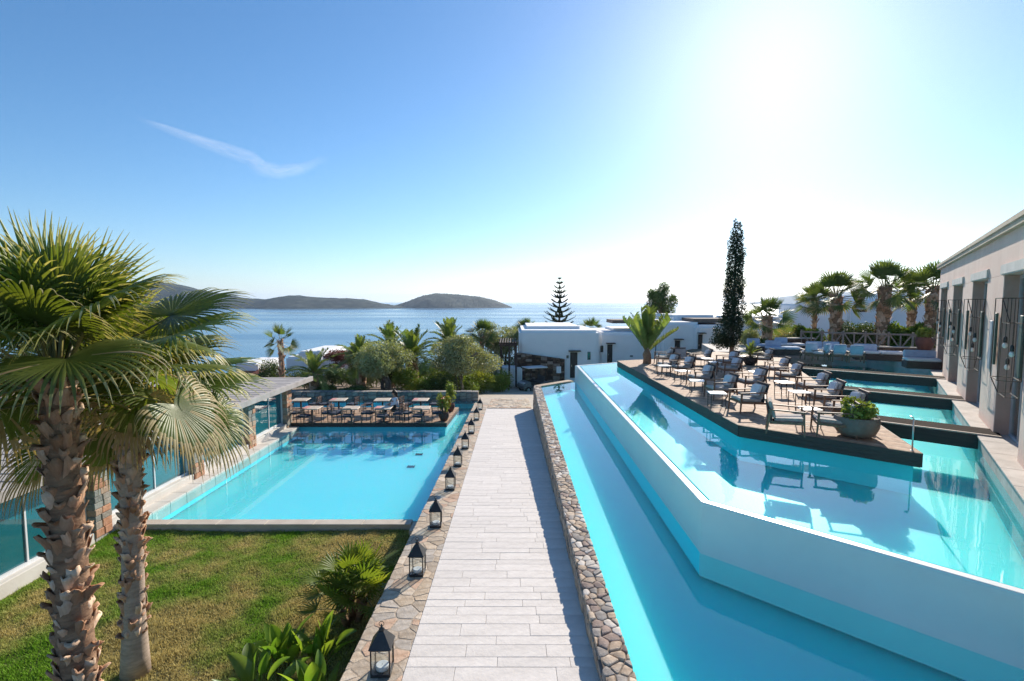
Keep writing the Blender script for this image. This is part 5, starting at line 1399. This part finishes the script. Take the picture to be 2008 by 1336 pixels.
CHAIRS = [  # px, py of the floor point, facing (0 = right, pi = left), pillow, label
    (1463, 806, L_ + 0.05, 1, 'lounge chair with white pillow alone at the angled deck corner'),
    (1470, 766, L_ + 0.02, 1, 'lounge chair with pillow next behind the angled deck corner one'),
    (1410, 782, L_ + 0.05, 1, 'lounge chair with white pillow in the cypress shadow near the deck edge'),
    (1371, 757, L_ + 0.1, 1, 'lounge chair with white pillow beside the low white table near the deck edge'),
    (1336, 735, L_ + 0.12, 1, 'lounge chair with pillow behind the low table toward the cycad'),
    (1307, 729, L_ + 0.1, 1, 'lounge chair with pillow closest to the cycad'),
    (1340, 716, -1.45, 0, 'lounge chair with pale sunlit frame turned from the others'),
    (1374, 716, L_ - 0.15, 1, 'lounge chair with pillow before the white house doorway'),
    (1300, 714, L_, 1, 'lounge chair with pillow at the far edge by the small pool'),
    (1428, 738, L_ + 0.05, 1, 'dark shaded lounge chair with white pillow left of the cypress shadow'),
    (1424, 722, L_ + 0.05, 1, 'dark shaded lounge chair at the foot of the cypress'),
    (1493, 716, L_ - 0.1, 1, 'lounge chair right of the small potted palm'),
    (1520, 738, L_ - 0.2, 1, 'lounge chair with pillow by the end of the third footbridge'),
    (1542, 752, L_ - 0.2, 1, 'lounge chair with tall pale pillow by the narrow pool'),
    (1590, 776, L_ - 0.22, 1, 'lounge chair with glassy pillow between second footbridge and side table'),
    (1612, 798, L_ - 0.22, 1, 'lounge chair with tall pillow at the end of the second footbridge'),
    (1651, 824, L_ - 0.25, 1, 'lounge chair with pillow partly behind the planter shrub'),
    (1543, 848, -0.45, 0, 'lounge chair showing its charcoal back at the front deck edge'),
    (1628, 852, L_ - 0.35, 0, 'lounge chair beside the large round planter'),
]
for k, (px, py, a, pl, lab) in enumerate(CHAIRS):
    src = c1 if pl else c2
    first = (pl and k == 0) or (not pl and k == 6)
    o = src if first else copy_tree(src)
    p = on_z(px, py, Z_DECK); place(o, (p.x, p.y, Z_DECK + 0.002), a, 1.0, lab)
t1 = make_table()
TABS = [(1483, 752, 'white side table near the small potted palm'), (1537, 776, 'white side table between the right chair row and open deck'), (1566, 798, 'white side table before the second footbridge chair'),
        (1584, 836, 'white side table between the two front deck chairs'), (1405, 800, 'small white table in the cypress shadow near the deck edge'), (1366, 772, 'white table in front of the chair near the deck edge'),
        (1338, 750, 'white table in front of the chair toward the cycad'), (1402, 730, 'white side table left of the dark shaded chairs'), (1386, 722, 'white side table before the white house doorway'), (1450, 716, 'white side table behind the small potted palm'), (1302, 738, 'white table in front of the chair closest to the cycad')]
for k, (px, py, lab) in enumerate(TABS):
    o = t1 if k == 0 else copy_tree(t1)
    p = on_z(px, py, Z_DECK); place(o, (p.x, p.y, Z_DECK + 0.002), random.Random(k + 9).uniform(-.3, .3), 1.0, lab)

# big round planter
POT = M('grey_stone_planter', lin('6f665f'), 0.9, lin('857b72'), scale=4, detail=7, bump=0.5, bscale=18)
pp = on_z(1699, 864, Z_DECK)
g = thing('round_planter', 'large grey stone bowl planter on the front deck corner', 'planter', (pp.x, pp.y + 0.35, Z_DECK))
MB().lathe([(0.20, 0.0), (0.28, 0.01), (0.38, 0.10), (0.44, 0.24), (0.455, 0.38), (0.43, 0.47), (0.415, 0.475), (0.40, 0.44), (0.1, 0.42)], 32).build('bowl', POT, g, smooth='auto')
MB().lathe([(0.39, 0.42), (0.3, 0.44), (0.02, 0.45)], 20).build('soil', EARTH, g)
rg = np.random.RandomState(3); bl = [(rg.uniform(-.25, .25), rg.uniform(-.25, .25), rg.uniform(0.08, 0.26), 0.2, 0.2, 0.16) for _ in range(9)]
V, Fc = leaf_cloud(2600, bl, 0.045, rg, up=0.5, aspect=0.55)
sh = thing('planter_shrub', 'round glossy green shrub growing in the stone bowl planter', 'shrub', (pp.x, pp.y + 0.35, Z_DECK + 0.46))
stuff(link('foliage', np_mesh('foliage', V, Fc, HEDGE), sh))
tb = MB()
for b in bl: tb.tube([(b[0] * .3, b[1] * .3, -0.03), b[:3]], [0.014, 0.006], 5)
tb.build('stem', TRUNKM, sh)
# slim steel post at the deck corner
q = on_z(1793, 886, Z_DECK); g = thing('steel_post', 'slim steel handrail post at the deck corner', 'post', (q.x, q.y + 0.06, Z_DECK))
MB().tube([(0, 0, 0), (0, 0, 0.66), (0.0, 0.03, 0.69), (0, 0.10, 0.70)], 0.014, 8).build('pole', STEEL, g, smooth=True)
MB().lathe([(0.035, 0.0), (0.035, 0.012), (0.02, 0.02)], 12).build('foot', STEEL, g)
# steel ladder of the far pool
q = on_z(1787, 722, Z_UP); g = thing('pool_ladder', 'polished steel ladder in the far pool', 'ladder', (q.x, q.y + 0.5, Z_UP))
for s in (-0.26, 0.26): MB().tube([(s, -0.05, -0.55), (s, -0.05, 0.65), (s, 0.05, 0.78), (s, 0.22, 0.80), (s, 0.35, 0.70), (s, 0.38, 0.28)], 0.022, 8).build('rail', STEEL, g, smooth=True)
for z in (-0.3, -0.05, 0.2): MB().box((0, -0.05, z), (0.5, 0.08, 0.025)).build('rung', STEEL, g)
# small potted palm on the deck and urn by the fence
DPOT = M('dark_pot', lin('2e2a29'), 0.6, lin('3d3836'), scale=6)
BPOT = M('brown_urn', lin('5b3a30'), 0.7, lin('6f4a3e'), scale=5, bump=0.3)
def pot(label, loc, r, h, m):
    g = thing('plant_pot', label, 'pot', loc)
    MB().lathe([(r * 0.55, 0), (r * 0.62, 0.01), (r * 0.95, h * 0.45), (r, h * 0.75), (r * 0.9, h * 0.97), (r * 0.93, h), (r * 0.82, h), (r * 0.8, h * 0.9), (0.02, h * 0.88)], 20).build('bowl', m, g, smooth='auto')
    MB().lathe([(r * 0.79, h * 0.88), (0.02, h * 0.91)], 14).build('soil', EARTH, g)
    return g
q = on_z(1471, 716, Z_DECK); pot('dark bowl pot holding a small palm on the deck', (q.x, q.y, Z_DECK), 0.34, 0.42, DPOT)
feather_palm('small yellowish palm growing in the dark deck pot', (q.x, q.y, Z_DECK + 0.38), 0.06, 0.06, 0.62, 16, 44, ages=(78, 15), bend=0.8, boots=False, name='potted_palm')
q = on_y(1812, 700, 28.6); pot('big brown clay urn by the end of the fence', (q.x, q.y, Z_DECK + 0.35), 0.46, 0.75, BPOT)
MB().box((q.x, q.y, Z_DECK + 0.17), (1.1, 1.0, 0.345)).build('planter_plinth', ST_R[3]).name
tag(bpy.data.objects['planter_plinth'], 'low stone plinth under the brown clay urn', 'plinth')
shrub('tuft of pale green leaves growing in the brown urn', (q.x, q.y, Z_DECK + 1.0), 0.42, 0.55, 900, 0.07, HEDGE, 91, nb=5)

# ================================================================ FAR TERRACE SEATING
def make_armchair():
    g = thing('terrace_armchair', 'armchair', 'armchair', group='pale armchairs on the far terrace')
    for sx in (-1, 1):
        for sy in (-1, 1): MB().box((sx * 0.32, sy * 0.30, 0.2), (0.05, 0.05, 0.4)).build('leg', FRAME, g)
        MB().box((sx * 0.34, 0, 0.55), (0.07, 0.66, 0.04)).build('armrest', FRAME, g, bevel=0.01, seg=1)
        MB().box((sx * 0.34, -0.31, 0.465), (0.04, 0.04, 0.129)).build('arm_post', FRAME, g)
    MB().box((0, 0, 0.34), (0.66, 0.62, 0.06)).build('seat_frame', FRAME, g)
    cushion((0, 0.02, 0.43), (0.58, 0.58, 0.12), PILLOW, g, 'seat_cushion')
    cushion((0, -0.27, 0.68), (0.58, 0.14, 0.46), BLUEC, g, 'back_cushion', (0.18, 0, 0))
    return g
ac = make_armchair()
for k, (px, py, a, lab) in enumerate(((1586, 705, 0.15, 'pale blue armchair nearest the parasol on the far terrace'), (1610, 708, 0.9, 'pale blue armchair turned sideways on the far terrace'), (1642, 709, 0.05, 'pale blue armchair backing onto the pool in the middle of the far terrace'), (1676, 711, -0.05, 'pale blue armchair nearest the white daybed'))):
    o = ac if k == 0 else copy_tree(ac); p = on_z(px, py, Z_DECK); place(o, (p.x, p.y, Z_DECK), a - 0.3, 1.0, lab)
def sofa(label, px, py, w, rz, mb=FRAME, mc=PILLOW):
    p = on_z(px, py, Z_DECK)
    g = thing('terrace_sofa', label, 'sofa', (p.x, p.y, Z_DECK), rz)
    MB().box((0, 0, 0.17), (w, 0.85, 0.34)).build('base', mb, g, bevel=0.02, seg=1)
    n = max(1, int(w / 0.8))
    for k in range(n):
        x = -w / 2 + (k + 0.5) * w / n
        cushion((x, 0, 0.41), (w / n - 0.02, 0.82, 0.14), mc, g, 'seat_cushion')
        if k != n - 1 or n == 1: cushion((x, 0.33, 0.63), (w / n - 0.05, 0.18, 0.36), BLUEC, g, 'back_cushion', (-0.12, 0, 0))
    return g
DB = M('dark_brown_base', lin('3e312c'), 0.7, lin('4c3e38'), scale=4)
sofa('long sofa with pale blue cushions against the fence', 1632, 699, 2.6, -0.3)
sofa('white cushioned daybed on dark base near the pool ladder', 1722, 706, 2.2, -0.42, DB)
sofa('dark bench with one pale cushion beside the urn', 1806, 722, 1.3, -0.42, DB)
sofa('pale sun daybed behind the small potted palm', 1535, 696, 1.8, -0.15, DB, BLUEC)
sofa('blue grey sofa between cypress and stout fan palm', 1495, 690, 1.7, 0.1, DB, BLUEC)
sofa('dark bench with white seat under the parasol', 1548, 688, 1.6, -0.1, DB)
# low stone bar wall at the fence
q = on_y(1560, 680, 34.2); bw2 = thing('stone_counter', 'low brown stone counter at the left end of the fence', 'counter', (q.x, q.y, Z_DECK))
MB().box((0, 0, 0.3), (2.2, 0.5, 0.6)).build('counter_body', BROWNST, bw2); MB().box((0, 0, 0.64), (2.3, 0.6, 0.07)).build('counter_top', STONE_SLAB, bw2, bevel=0.01)
q = on_y(1770, 700, 29.6); lw2 = thing('stone_bench', 'low brown stone bench wall in front of the fence', 'bench', (q.x, q.y, Z_DECK), -0.42)
MB().box((0, 0, 0.2), (2.4, 0.5, 0.4)).build('bench_body', BROWNST, lw2); MB().box((0, 0, 0.43), (2.5, 0.56, 0.06)).build('bench_top', BEIGE, lw2, bevel=0.01)
# parasols beyond
PARA = leaf_mat('white_parasol_cloth', (0.72, 0.76, 0.78), (0.78, 0.82, 0.84), 0.45, 0.8, scale=2, vary=0, hue=0)
for k, (px, py, Y, r_, lab) in enumerate(((1566, 640, 44, 1.7, 'white parasol left of the palm row'), (1548, 650, 40, 1.4, 'lower white parasol in front of the silvery shrub'))):
    p = on_y(px, py, Y); zb = 26.0
    g = thing('parasol', lab, 'parasol', (p.x, p.y, zb), 0.2 * k); h = p.z - zb
    c = MB(); n = 8
    v = [(0, 0, h)] + [(math.cos(2 * math.pi * q / n) * r_, math.sin(2 * math.pi * q / n) * r_, h - 0.5) for q in range(n)] + [(math.cos(2 * math.pi * q / n) * r_, math.sin(2 * math.pi * q / n) * r_, h - 0.66) for q in range(n)]
    c.add(v, [(0, 1 + q, 1 + (q + 1) % n) for q in range(n)] + [(1 + q, 1 + n + q, 1 + n + (q + 1) % n, 1 + (q + 1) % n) for q in range(n)]).build('canopy', PARA, g)
    MB().tube([(0, 0, -0.2), (0, 0, h + 0.08)], 0.03, 8).build('pole', STEEL, g)
    for q in range(n): MB().bar((0, 0, h - 0.05), (math.cos(2 * math.pi * q / n) * r_ * 0.97, math.sin(2 * math.pi * q / n) * r_ * 0.97, h - 0.53), 0.02).build('rib', FRAME, g)

# ================================================================ RESTAURANT DECK IN THE SQUARE POOL
Z_RD = Z_LEFT + 0.21
rx0, ry0 = PLX0 - 0.2, on_z(700, 838, Z_LEFT).y
rx1 = on_z(876, 838, Z_LEFT).x; ry1 = on_z(895, 799, Z_RD).y; rx1b = on_z(896, 799, Z_RD).x
RPOLY = [(rx0 - 2.5, ry0), (rx1, ry0), (rx1b + 0.1, ry1), (rx0 - 2.5, ry1)]
rd = struct(MB().prism(RPOLY, Z_LEFT + 0.008, Z_RD - 0.03).build('restaurant_deck', DARKWOOD))
MB().prism([(rx0 - 2.4, ry0 + 0.08), (rx1 - 0.08, ry0 + 0.08), (rx1b, ry1 - 0.08), (rx0 - 2.4, ry1 - 0.08)], Z_LEFT - 0.415, Z_LEFT + 0.006).build('deck_footing', PF_A, rd)
yy = ry0; k = 0
while yy < ry1 - 0.01:
    q = [p for p in clip_poly(clip_poly(RPOLY, (0, yy + 0.135), (0, 1)), (0, yy), (0, -1))]
    if len(q) >= 3: MB().prism(q, Z_RD - 0.028, Z_RD).build('deck_board', TEAKS[k * 5 % 3], rd)
    k += 1; yy += 0.142
RSEAT = M('navy_seat_pad', lin('2f3a4c'), 0.85, lin('3b475b'), scale=8, vary=0.1)
RTOP = M('pale_wood_table_top', lin('c9b49a'), 0.5, lin('d9c7b0'), scale=4, stretch=(1, 8, 1), vary=0.05)
CLOTH = M('white_napkin', (0.75, 0.74, 0.72), 0.9); PINKC = M('pink_runner', lin('c98a86'), 0.9)
def make_rtable():
    g = thing('dining_table', 'dining table', 'table', group='dining tables of the restaurant deck')
    MB().box((0, 0, 0.66), (0.74, 0.74, 0.035)).build('table_top', RTOP, g, bevel=0.006, seg=1)
    MB().box((0, 0, 0.33), (0.07, 0.07, 0.62)).build('pedestal', BLACK_METAL, g)
    for sx, sy in ((-1, -1), (1, -1), (1, 1), (-1, 1)): MB().bar((0, 0, 0.025), (sx * 0.26, sy * 0.26, 0.015), 0.045, 0.03).build('foot', BLACK_METAL, g)
    return g
def make_rchair():
    g = thing('dining_chair', 'dining chair', 'chair', group='dining chairs of the restaurant deck')
    for sx in (-1, 1):
        for sy in (-1, 1):
            top = 0.80 if sx < 0 else 0.60
            MB().add(*tapered((sx * 0.22, sy * 0.22, 0), (sx * 0.20 - (0.06 if sx < 0 else 0), sy * 0.21, top), 0.022, 0.022)).build('leg', BLACK_METAL, g)
        MB().bar((-0.24, sx * 0.22, 0.60), (0.21, sx * 0.22, 0.60), 0.03, 0.02).build('armrest', BLACK_METAL, g)
    MB().box((0, 0, 0.42), (0.44, 0.44, 0.03)).build('seat', BLACK_METAL, g)
    cushion((0, 0, 0.46), (0.43, 0.43, 0.05), RSEAT, g, 'seat_pad', None, 0.02)
    for z in (0.58, 0.66, 0.74, 0.80): MB().box((-0.245, 0, z), (0.016, 0.42, 0.03)).build('back_slat', FRAME, g)
    return g
rt, rc = make_rtable(), make_rchair(); nt_i = nc_i = 0
ZT_ = Z_RD + 0.66
WORDS = ['first', 'second', 'third', 'fourth']
rng = random.Random(12)
GLASSW = glass_mat('wine_glass', (0.9, 0.92, 0.93))
for row, py in ((0, 800), (1, 784)):
    for k, px in enumerate((612, 689, 752, 827) if row == 0 else (590, 664, 750, 825)):
        p = on_z(px, py, ZT_)
        o = rt if nt_i == 0 else copy_tree(rt); nt_i += 1
        place(o, (p.x, p.y, Z_RD + 0.001), rng.uniform(-.08, .08), 1.0, f'pale square dining table {WORDS[k]} from the pavilion in the {"row along the deck front" if row == 0 else "row by the back water"}')
        for s, a in ((-1, 0), (1, math.pi)):
            for dy in ((-0.12, 0.3) if (row == 0 and (k + s) % 3 == 0) else (0.0,)):
                c = rc if nc_i == 0 else copy_tree(rc); nc_i += 1
                place(c, (p.x + s * (0.68 + abs(dy) * 0.2), p.y + dy, Z_RD + 0.001), a + rng.uniform(-.35, .35), 1.0, f'dark chair{"" if dy <= 0 else ", the rear one," } {"on the pavilion side" if s < 0 else "on the path side"} of the {WORDS[k]} {"front" if row == 0 else "back"} row table')
        if row == 0:
            c = copy_tree(rc); nc_i += 1
            place(c, (p.x + rng.uniform(-.15, .15), p.y - 0.62, Z_RD + 0.001), math.pi / 2 + rng.uniform(-.3, .3), 1.0, f'dark dining chair on the deck edge side of the {WORDS[k]} front table')
        gl = MB().lathe([(0.03, 0), (0.03, 0.004), (0.004, 0.008), (0.004, 0.07), (0.03, 0.10), (0.034, 0.14), (0.028, 0.17)], 10).build('wine_glass', GLASSW, loc=(p.x + 0.05, p.y + 0.1, ZT_ + 0.0195), smooth=True)
        tag(gl, f'clear wine glass on the {WORDS[k]} table of the {"front" if row == 0 else "back"} row', 'glass', 'glasses on the dining tables')
        if (k + row) % 2 == 0:
            nk = MB().box((0, 0, 0.006), (0.22, 0.5, 0.01)).build('table_runner', PINKC, loc=(p.x - 0.25, p.y, ZT_ + 0.018), bevel=0.003, seg=1)
            tag(nk, f'folded pink cloth on the {WORDS[k]} table of the {"front" if row == 0 else "back"} row', 'cloth', 'cloths on the dining tables')
# flower pots at the deck corner
FLOWR = leaf_mat('red_flower', (0.45, 0.03, 0.03), (0.6, 0.08, 0.06), 0.3, 0.5, scale=3)
for k, (px, py, lab1, lab2) in enumerate(((870, 826, 'dark clay pot at the front corner of the restaurant deck', 'bushy green plant with few red flowers in the front deck pot'), (882, 808, 'dark clay pot behind the front one on the restaurant deck', 'taller green plant with red flowers in the rear deck pot'))):
    q = on_z(px, py, Z_RD); pot(lab1, (q.x, q.y + 0.1, Z_RD), 0.24, 0.40, BPOT)
    s_ = shrub(lab2, (q.x, q.y + 0.1, Z_RD + 0.36), 0.30, 0.75 + 0.2 * k, 900, 0.055, HEDGE, 400 + k, nb=6, cat='plant')
    rg = np.random.RandomState(9 + k); V, Fc = leaf_cloud(26, [(0.05, 0, 0.5, 0.25, 0.25, 0.3)], 0.04, rg, aspect=0.9); link('flower', np_mesh('flower', V, Fc, FLOWR), s_)

# ================================================================ SEATED PERSON
SKIN = M('skin', lin('b98a6e'), 0.55); SHIRT = M('white_shirt', (0.70, 0.72, 0.76), 0.85, (0.76, 0.77, 0.80), scale=6, bump=0.2); TROUS = M('dark_trousers', lin('2b2a2e'), 0.85); HAIR = M('dark_brown_hair', lin('2a1c15'), 0.6, lin('3a281e'), scale=20, stretch=(1, 1, 6))
def skin_mesh(name, nodes, edges, mat, par, sub=2):
    me = bpy.data.meshes.new(name); me.from_pydata([n[:3] for n in nodes], edges, [])
    o = link(name, me, par)
    md = o.modifiers.new('skin', 'SKIN'); md.use_smooth_shade = True
    for i, n in enumerate(nodes):
        r_ = n[3]; me.skin_vertices[0].data[i].radius = (r_, n[4] if len(n) > 4 else r_)
    me.skin_vertices[0].data[0].use_root = True
    sb = o.modifiers.new('sub', 'SUBSURF'); sb.levels = sub; sb.render_levels = sub
    me.materials.append(mat)
    return o
q = on_z(776, 822, Z_RD)
pe = thing('person', 'seated person in white shirt with dark hair at a front dining table', 'person', (q.x, q.y, Z_RD), math.pi + 0.25)
# facing +x in its own frame; seat 0.48 high
nodes = [(0, 0, 0.55, 0.13, 0.16), (0.01, 0, 0.72, 0.12, 0.15), (0.03, 0, 0.90, 0.13, 0.17), (0.03, 0, 1.02, 0.07, 0.09), (0.04, 0, 1.08, 0.05), (0.06, 0, 1.17, 0.088), (0.065, 0, 1.25, 0.085), (0.05, 0, 1.31, 0.05), (0.155, 0, 1.19, 0.012)]
edges = [(0, 1), (1, 2), (2, 3), (3, 4), (4, 5), (5, 6), (6, 7), (5, 8)]
for s in (-1, 1):
    b = len(nodes)
    nodes += [(0.02, s * 0.19, 0.97, 0.055), (0.06, s * 0.23, 0.74, 0.043), (0.28, s * 0.16, 0.70, 0.036), (0.36, s * 0.13, 0.705, 0.028, 0.018)]
    edges += [(3, b), (b, b + 1), (b + 1, b + 2), (b + 2, b + 3)]
    for f in range(4):
        c = len(nodes); y0 = s * (0.13 + (f - 1.5) * 0.02); L = (0.062, 0.072, 0.068, 0.052)[f]
        nodes += [(0.39, y0, 0.705, 0.009), (0.39 + L, y0, 0.69, 0.0075)]; edges += [(b + 3, c), (c, c + 1)]
    c = len(nodes); nodes += [(0.365, s * 0.13 - s * 0.035, 0.70, 0.009), (0.40, s * 0.13 - s * 0.05, 0.695, 0.008)]; edges += [(b + 3, c), (c, c + 1)]
    b = len(nodes)
    nodes += [(0.08, s * 0.10, 0.53, 0.085), (0.44, s * 0.13, 0.52, 0.062), (0.47, s * 0.13, 0.28, 0.052), (0.44, s * 0.13, 0.09, 0.038), (0.46, s * 0.13, 0.045, 0.04), (0.60, s * 0.14, 0.035, 0.03)]
    edges += [(0, b)] + [(b + k, b + k + 1) for k in range(5)]
skin_mesh('body', nodes, edges, SKIN, pe)
sn = [(0, 0, 0.54, 0.15, 0.18), (0.01, 0, 0.72, 0.138, 0.168), (0.03, 0, 0.90, 0.148, 0.188), (0.03, 0, 1.01, 0.085, 0.11)]; se = [(0, 1), (1, 2), (2, 3)]
for s in (-1, 1):
    b = len(sn); sn += [(0.02, s * 0.19, 0.965, 0.07), (0.06, s * 0.235, 0.74, 0.056), (0.24, s * 0.175, 0.705, 0.048)]; se += [(3, b), (b, b + 1), (b + 1, b + 2)]
skin_mesh('shirt', sn, se, SHIRT, pe)
tn = [(0, 0, 0.54, 0.145, 0.175)]; te = []
for s in (-1, 1):
    b = len(tn); tn += [(0.08, s * 0.10, 0.53, 0.10), (0.44, s * 0.13, 0.52, 0.078), (0.475, s * 0.13, 0.28, 0.07), (0.445, s * 0.13, 0.10, 0.06)]; te += [(0, b), (b, b + 1), (b + 1, b + 2), (b + 2, b + 3)]
skin_mesh('trousers', tn, te, TROUS, pe)
skin_mesh('hair', [(0.03, 0, 1.26, 0.098), (0.07, 0, 1.30, 0.085), (-0.03, 0, 1.19, 0.085), (-0.06, 0, 1.06, 0.06), (-0.075, 0, 0.98, 0.035)], [(0, 1), (0, 2), (2, 3), (3, 4)], HAIR, pe)
for s in (-1, 1):
    MB().lathe([(0.002, -0.012), (0.012, 0), (0.002, 0.012)], 8, (0.142, s * 0.034, 1.215)).build('eye', BLACK_METAL, pe); MB().box((0.06, s * 0.092, 1.20), (0.03, 0.018, 0.055)).build('ear', SKIN, pe, bevel=0.008)
MB().box((0.146, 0, 1.145), (0.01, 0.045, 0.010)).build('mouth', M('lips', lin('9c5f52'), 0.5), pe, bevel=0.003, seg=1)
c = copy_tree(rc); place(c, (q.x + 0.02, q.y, Z_RD + 0.001), math.pi + 0.25, 1.0, 'dark dining chair the person in white sits on')
bag = MB().box((0, 0, 0.16), (0.14, 0.30, 0.30)).build('shoulder_bag', M('brown_leather', lin('5a3c26'), 0.6, lin('6d4a31'), scale=8), loc=(q.x + 0.36, q.y - 0.05, Z_RD + 0.45), bevel=0.04, seg=3, smooth=True)
tag(bag, 'brown bag hanging on the back of the occupied chair', 'bag')
MB().tube([(0, -0.11, 0.29), (0, -0.08, 0.42), (0, 0.08, 0.42), (0, 0.11, 0.29)], 0.012, 6).build('strap', bag.data.materials[0], bag)

# ================================================================ GOLF CART
cz = court_z(1.5, 39.5); cp_ = on_y(1047, 757, 39.0)
g = thing('golf_cart', 'white roofed golf cart parked by the stone based house', 'golf cart', (cp_.x, 39.0, cz), R(205))
CWHITE = M('cart_white_body', (0.62, 0.64, 0.66), 0.35, (0.66, 0.68, 0.70), scale=4); TYRE = M('tyre', (0.02, 0.02, 0.02), 0.85); SEATB = M('cart_seat', (0.06, 0.06, 0.065), 0.6); RIMS = M('wheel_rim', (0.5, 0.5, 0.52), 0.35, metal=0.8)
body = MB().add([(x, y, z) for y in (-0.58, 0.58) for x, z in ((1.15, 0.30), (1.20, 0.55), (0.85, 0.80), (0.55, 0.84), (0.5, 0.36), (-0.2, 0.36), (-0.25, 0.66), (-1.1, 0.72), (-1.18, 0.34))], [tuple(range(9)), tuple(range(17, 8, -1))] + [(k, 9 + k, 9 + (k + 1) % 9, (k + 1) % 9) for k in range(9)]).build('body', M('cart_grey_body', (0.16, 0.17, 0.17), 0.4), g, bevel=0.03, seg=2)
MB().box((0.98, 0, 0.70), (0.3, 0.9, 0.12)).build('hood', CWHITE, g, bevel=0.04)
cushion((-0.35, 0, 0.72), (0.5, 1.05, 0.14), SEATB, g, 'seat'); cushion((-0.62, 0, 0.98), (0.12, 1.05, 0.42), SEATB, g, 'backrest', (0, -0.15, 0))
MB().box((-0.05, 0, 1.86), (1.75, 1.15, 0.07)).build('roof', CWHITE, g, bevel=0.03)
for x, x2 in ((0.62, 0.5), (-0.75, -0.7)):
    for s in (-0.52, 0.52): MB().tube([(x, s, 0.78), (x2, s, 1.83)], 0.022, 6).build('post', BLACK_METAL, g)
MB().box((0.57, 0, 1.32), (0.02, 0.98, 0.88)).build('windscreen', LGLASS, g)
for x in (0.78, -0.8):
    for s in (-0.56, 0.56):
        w_ = MB().tube([(x, s - 0.09, 0.23), (x, s + 0.09, 0.23)], 0.23, 18).build('wheel', TYRE, g, bevel=0.02); MB().tube([(x, s - 0.095, 0.23), (x, s + 0.095, 0.23)], 0.12, 14).build('rim', RIMS, w_)
for s in (-0.4, 0.4): MB().tube([(1.14, s, 0.60), (1.19, s, 0.59)], 0.07, 12).build('headlight', LGLASS, g)
sw = MB().tube([(0.28 + 0.05 * math.sin(a), 0.25 + 0.16 * math.cos(a), 1.0 + 0.15 * math.sin(a)) for a in np.linspace(0, 6.283, 16)], 0.014, 6).build('steering_wheel', BLACK_METAL, g)
MB().tube([(0.28, 0.25, 1.0), (0.5, 0.25, 0.82)], 0.02, 6).build('column', BLACK_METAL, sw)

# ================================================================ THIN CLOUD
cm_ = bpy.data.materials.new('cirrus'); cm_.use_nodes = True; t = cm_.node_tree; N = t.nodes; N.clear()
o_ = N.new('ShaderNodeOutputMaterial'); mx = N.new('ShaderNodeMixShader'); trn = N.new('ShaderNodeBsdfTransparent'); tl = N.new('ShaderNodeBsdfTranslucent'); tl.inputs[0].default_value = (0.95, 0.95, 0.95, 1)
at = N.new('ShaderNodeAttribute'); at.attribute_name = 'soft'; tc = N.new('ShaderNodeTexCoord'); mp = N.new('ShaderNodeMapping'); mp.inputs['Scale'].default_value = (0.0012, 0.0022, 1); mp.inputs['Rotation'].default_value = (0, 0, 0.4)
ns = N.new('ShaderNodeTexNoise'); ns.inputs['Scale'].default_value = 1.0; ns.inputs['Detail'].default_value = 8; ns.inputs['Roughness'].default_value = 0.65
mr = N.new('ShaderNodeMapRange'); mr.inputs['From Min'].default_value = 0.36; mr.inputs['From Max'].default_value = 0.66; mr.inputs['To Max'].default_value = 0.38
mu = N.new('ShaderNodeMath'); mu.operation = 'MULTIPLY'
L = t.links.new; L(tc.outputs['Object'], mp.inputs[0]); L(mp.outputs[0], ns.inputs[0]); L(ns.outputs[0], mr.inputs[0]); L(mr.outputs[0], mu.inputs[0]); L(at.outputs['Fac'], mu.inputs[1]); L(mu.outputs[0], mx.inputs[0]); L(trn.outputs[0], mx.inputs[1]); L(tl.outputs[0], mx.inputs[2]); L(mx.outputs[0], o_.inputs[0])
def cloud(label, line, zc):
    V, Fc, S_ = [], [], []
    pts = []
    for a, b in zip(line[:-1], line[1:]):
        for q in range(8): f = q / 8; pts.append([a[i] + (b[i] - a[i]) * f for i in range(3)])
    pts.append(list(line[-1]))
    for i, (px, py, w) in enumerate(pts):
        a, b = pts[max(0, i - 1)], pts[min(len(pts) - 1, i + 1)]; dx, dy = b[0] - a[0], b[1] - a[1]; l = math.hypot(dx, dy); nx_, ny_ = -dy / l, dx / l
        e = min(1, min(i, len(pts) - 1 - i) / 10)
        for k in range(7):
            u = k / 3 - 1; p = on_z(px + nx_ * u * w, py + ny_ * u * w, zc); V.append((p.x, p.y, p.z + 60 * (1 - u * u))); S_.append((1 - u * u) * e)
    for i in range(len(pts) - 1):
        for k in range(6): Fc.append((i * 7 + k, i * 7 + k + 1, i * 7 + 8 + k, i * 7 + 7 + k))
    me = np_mesh('cloud', np.array(V), np.array(Fc), cm_, True)
    at_ = me.attributes.new('soft', 'FLOAT', 'POINT'); at_.data.foreach_set('value', np.array(S_, dtype=np.float32))
    return tag(link('cloud', me), label, 'cloud')
cloud('thin wisp of white cirrus cloud bent like a hook in the blue sky', [(265, 234, 4), (320, 252, 8), (390, 277, 12), (440, 294, 15), (490, 311, 16), (512, 330, 17), (545, 338, 16), (590, 331, 13), (645, 308, 7)], 4000)
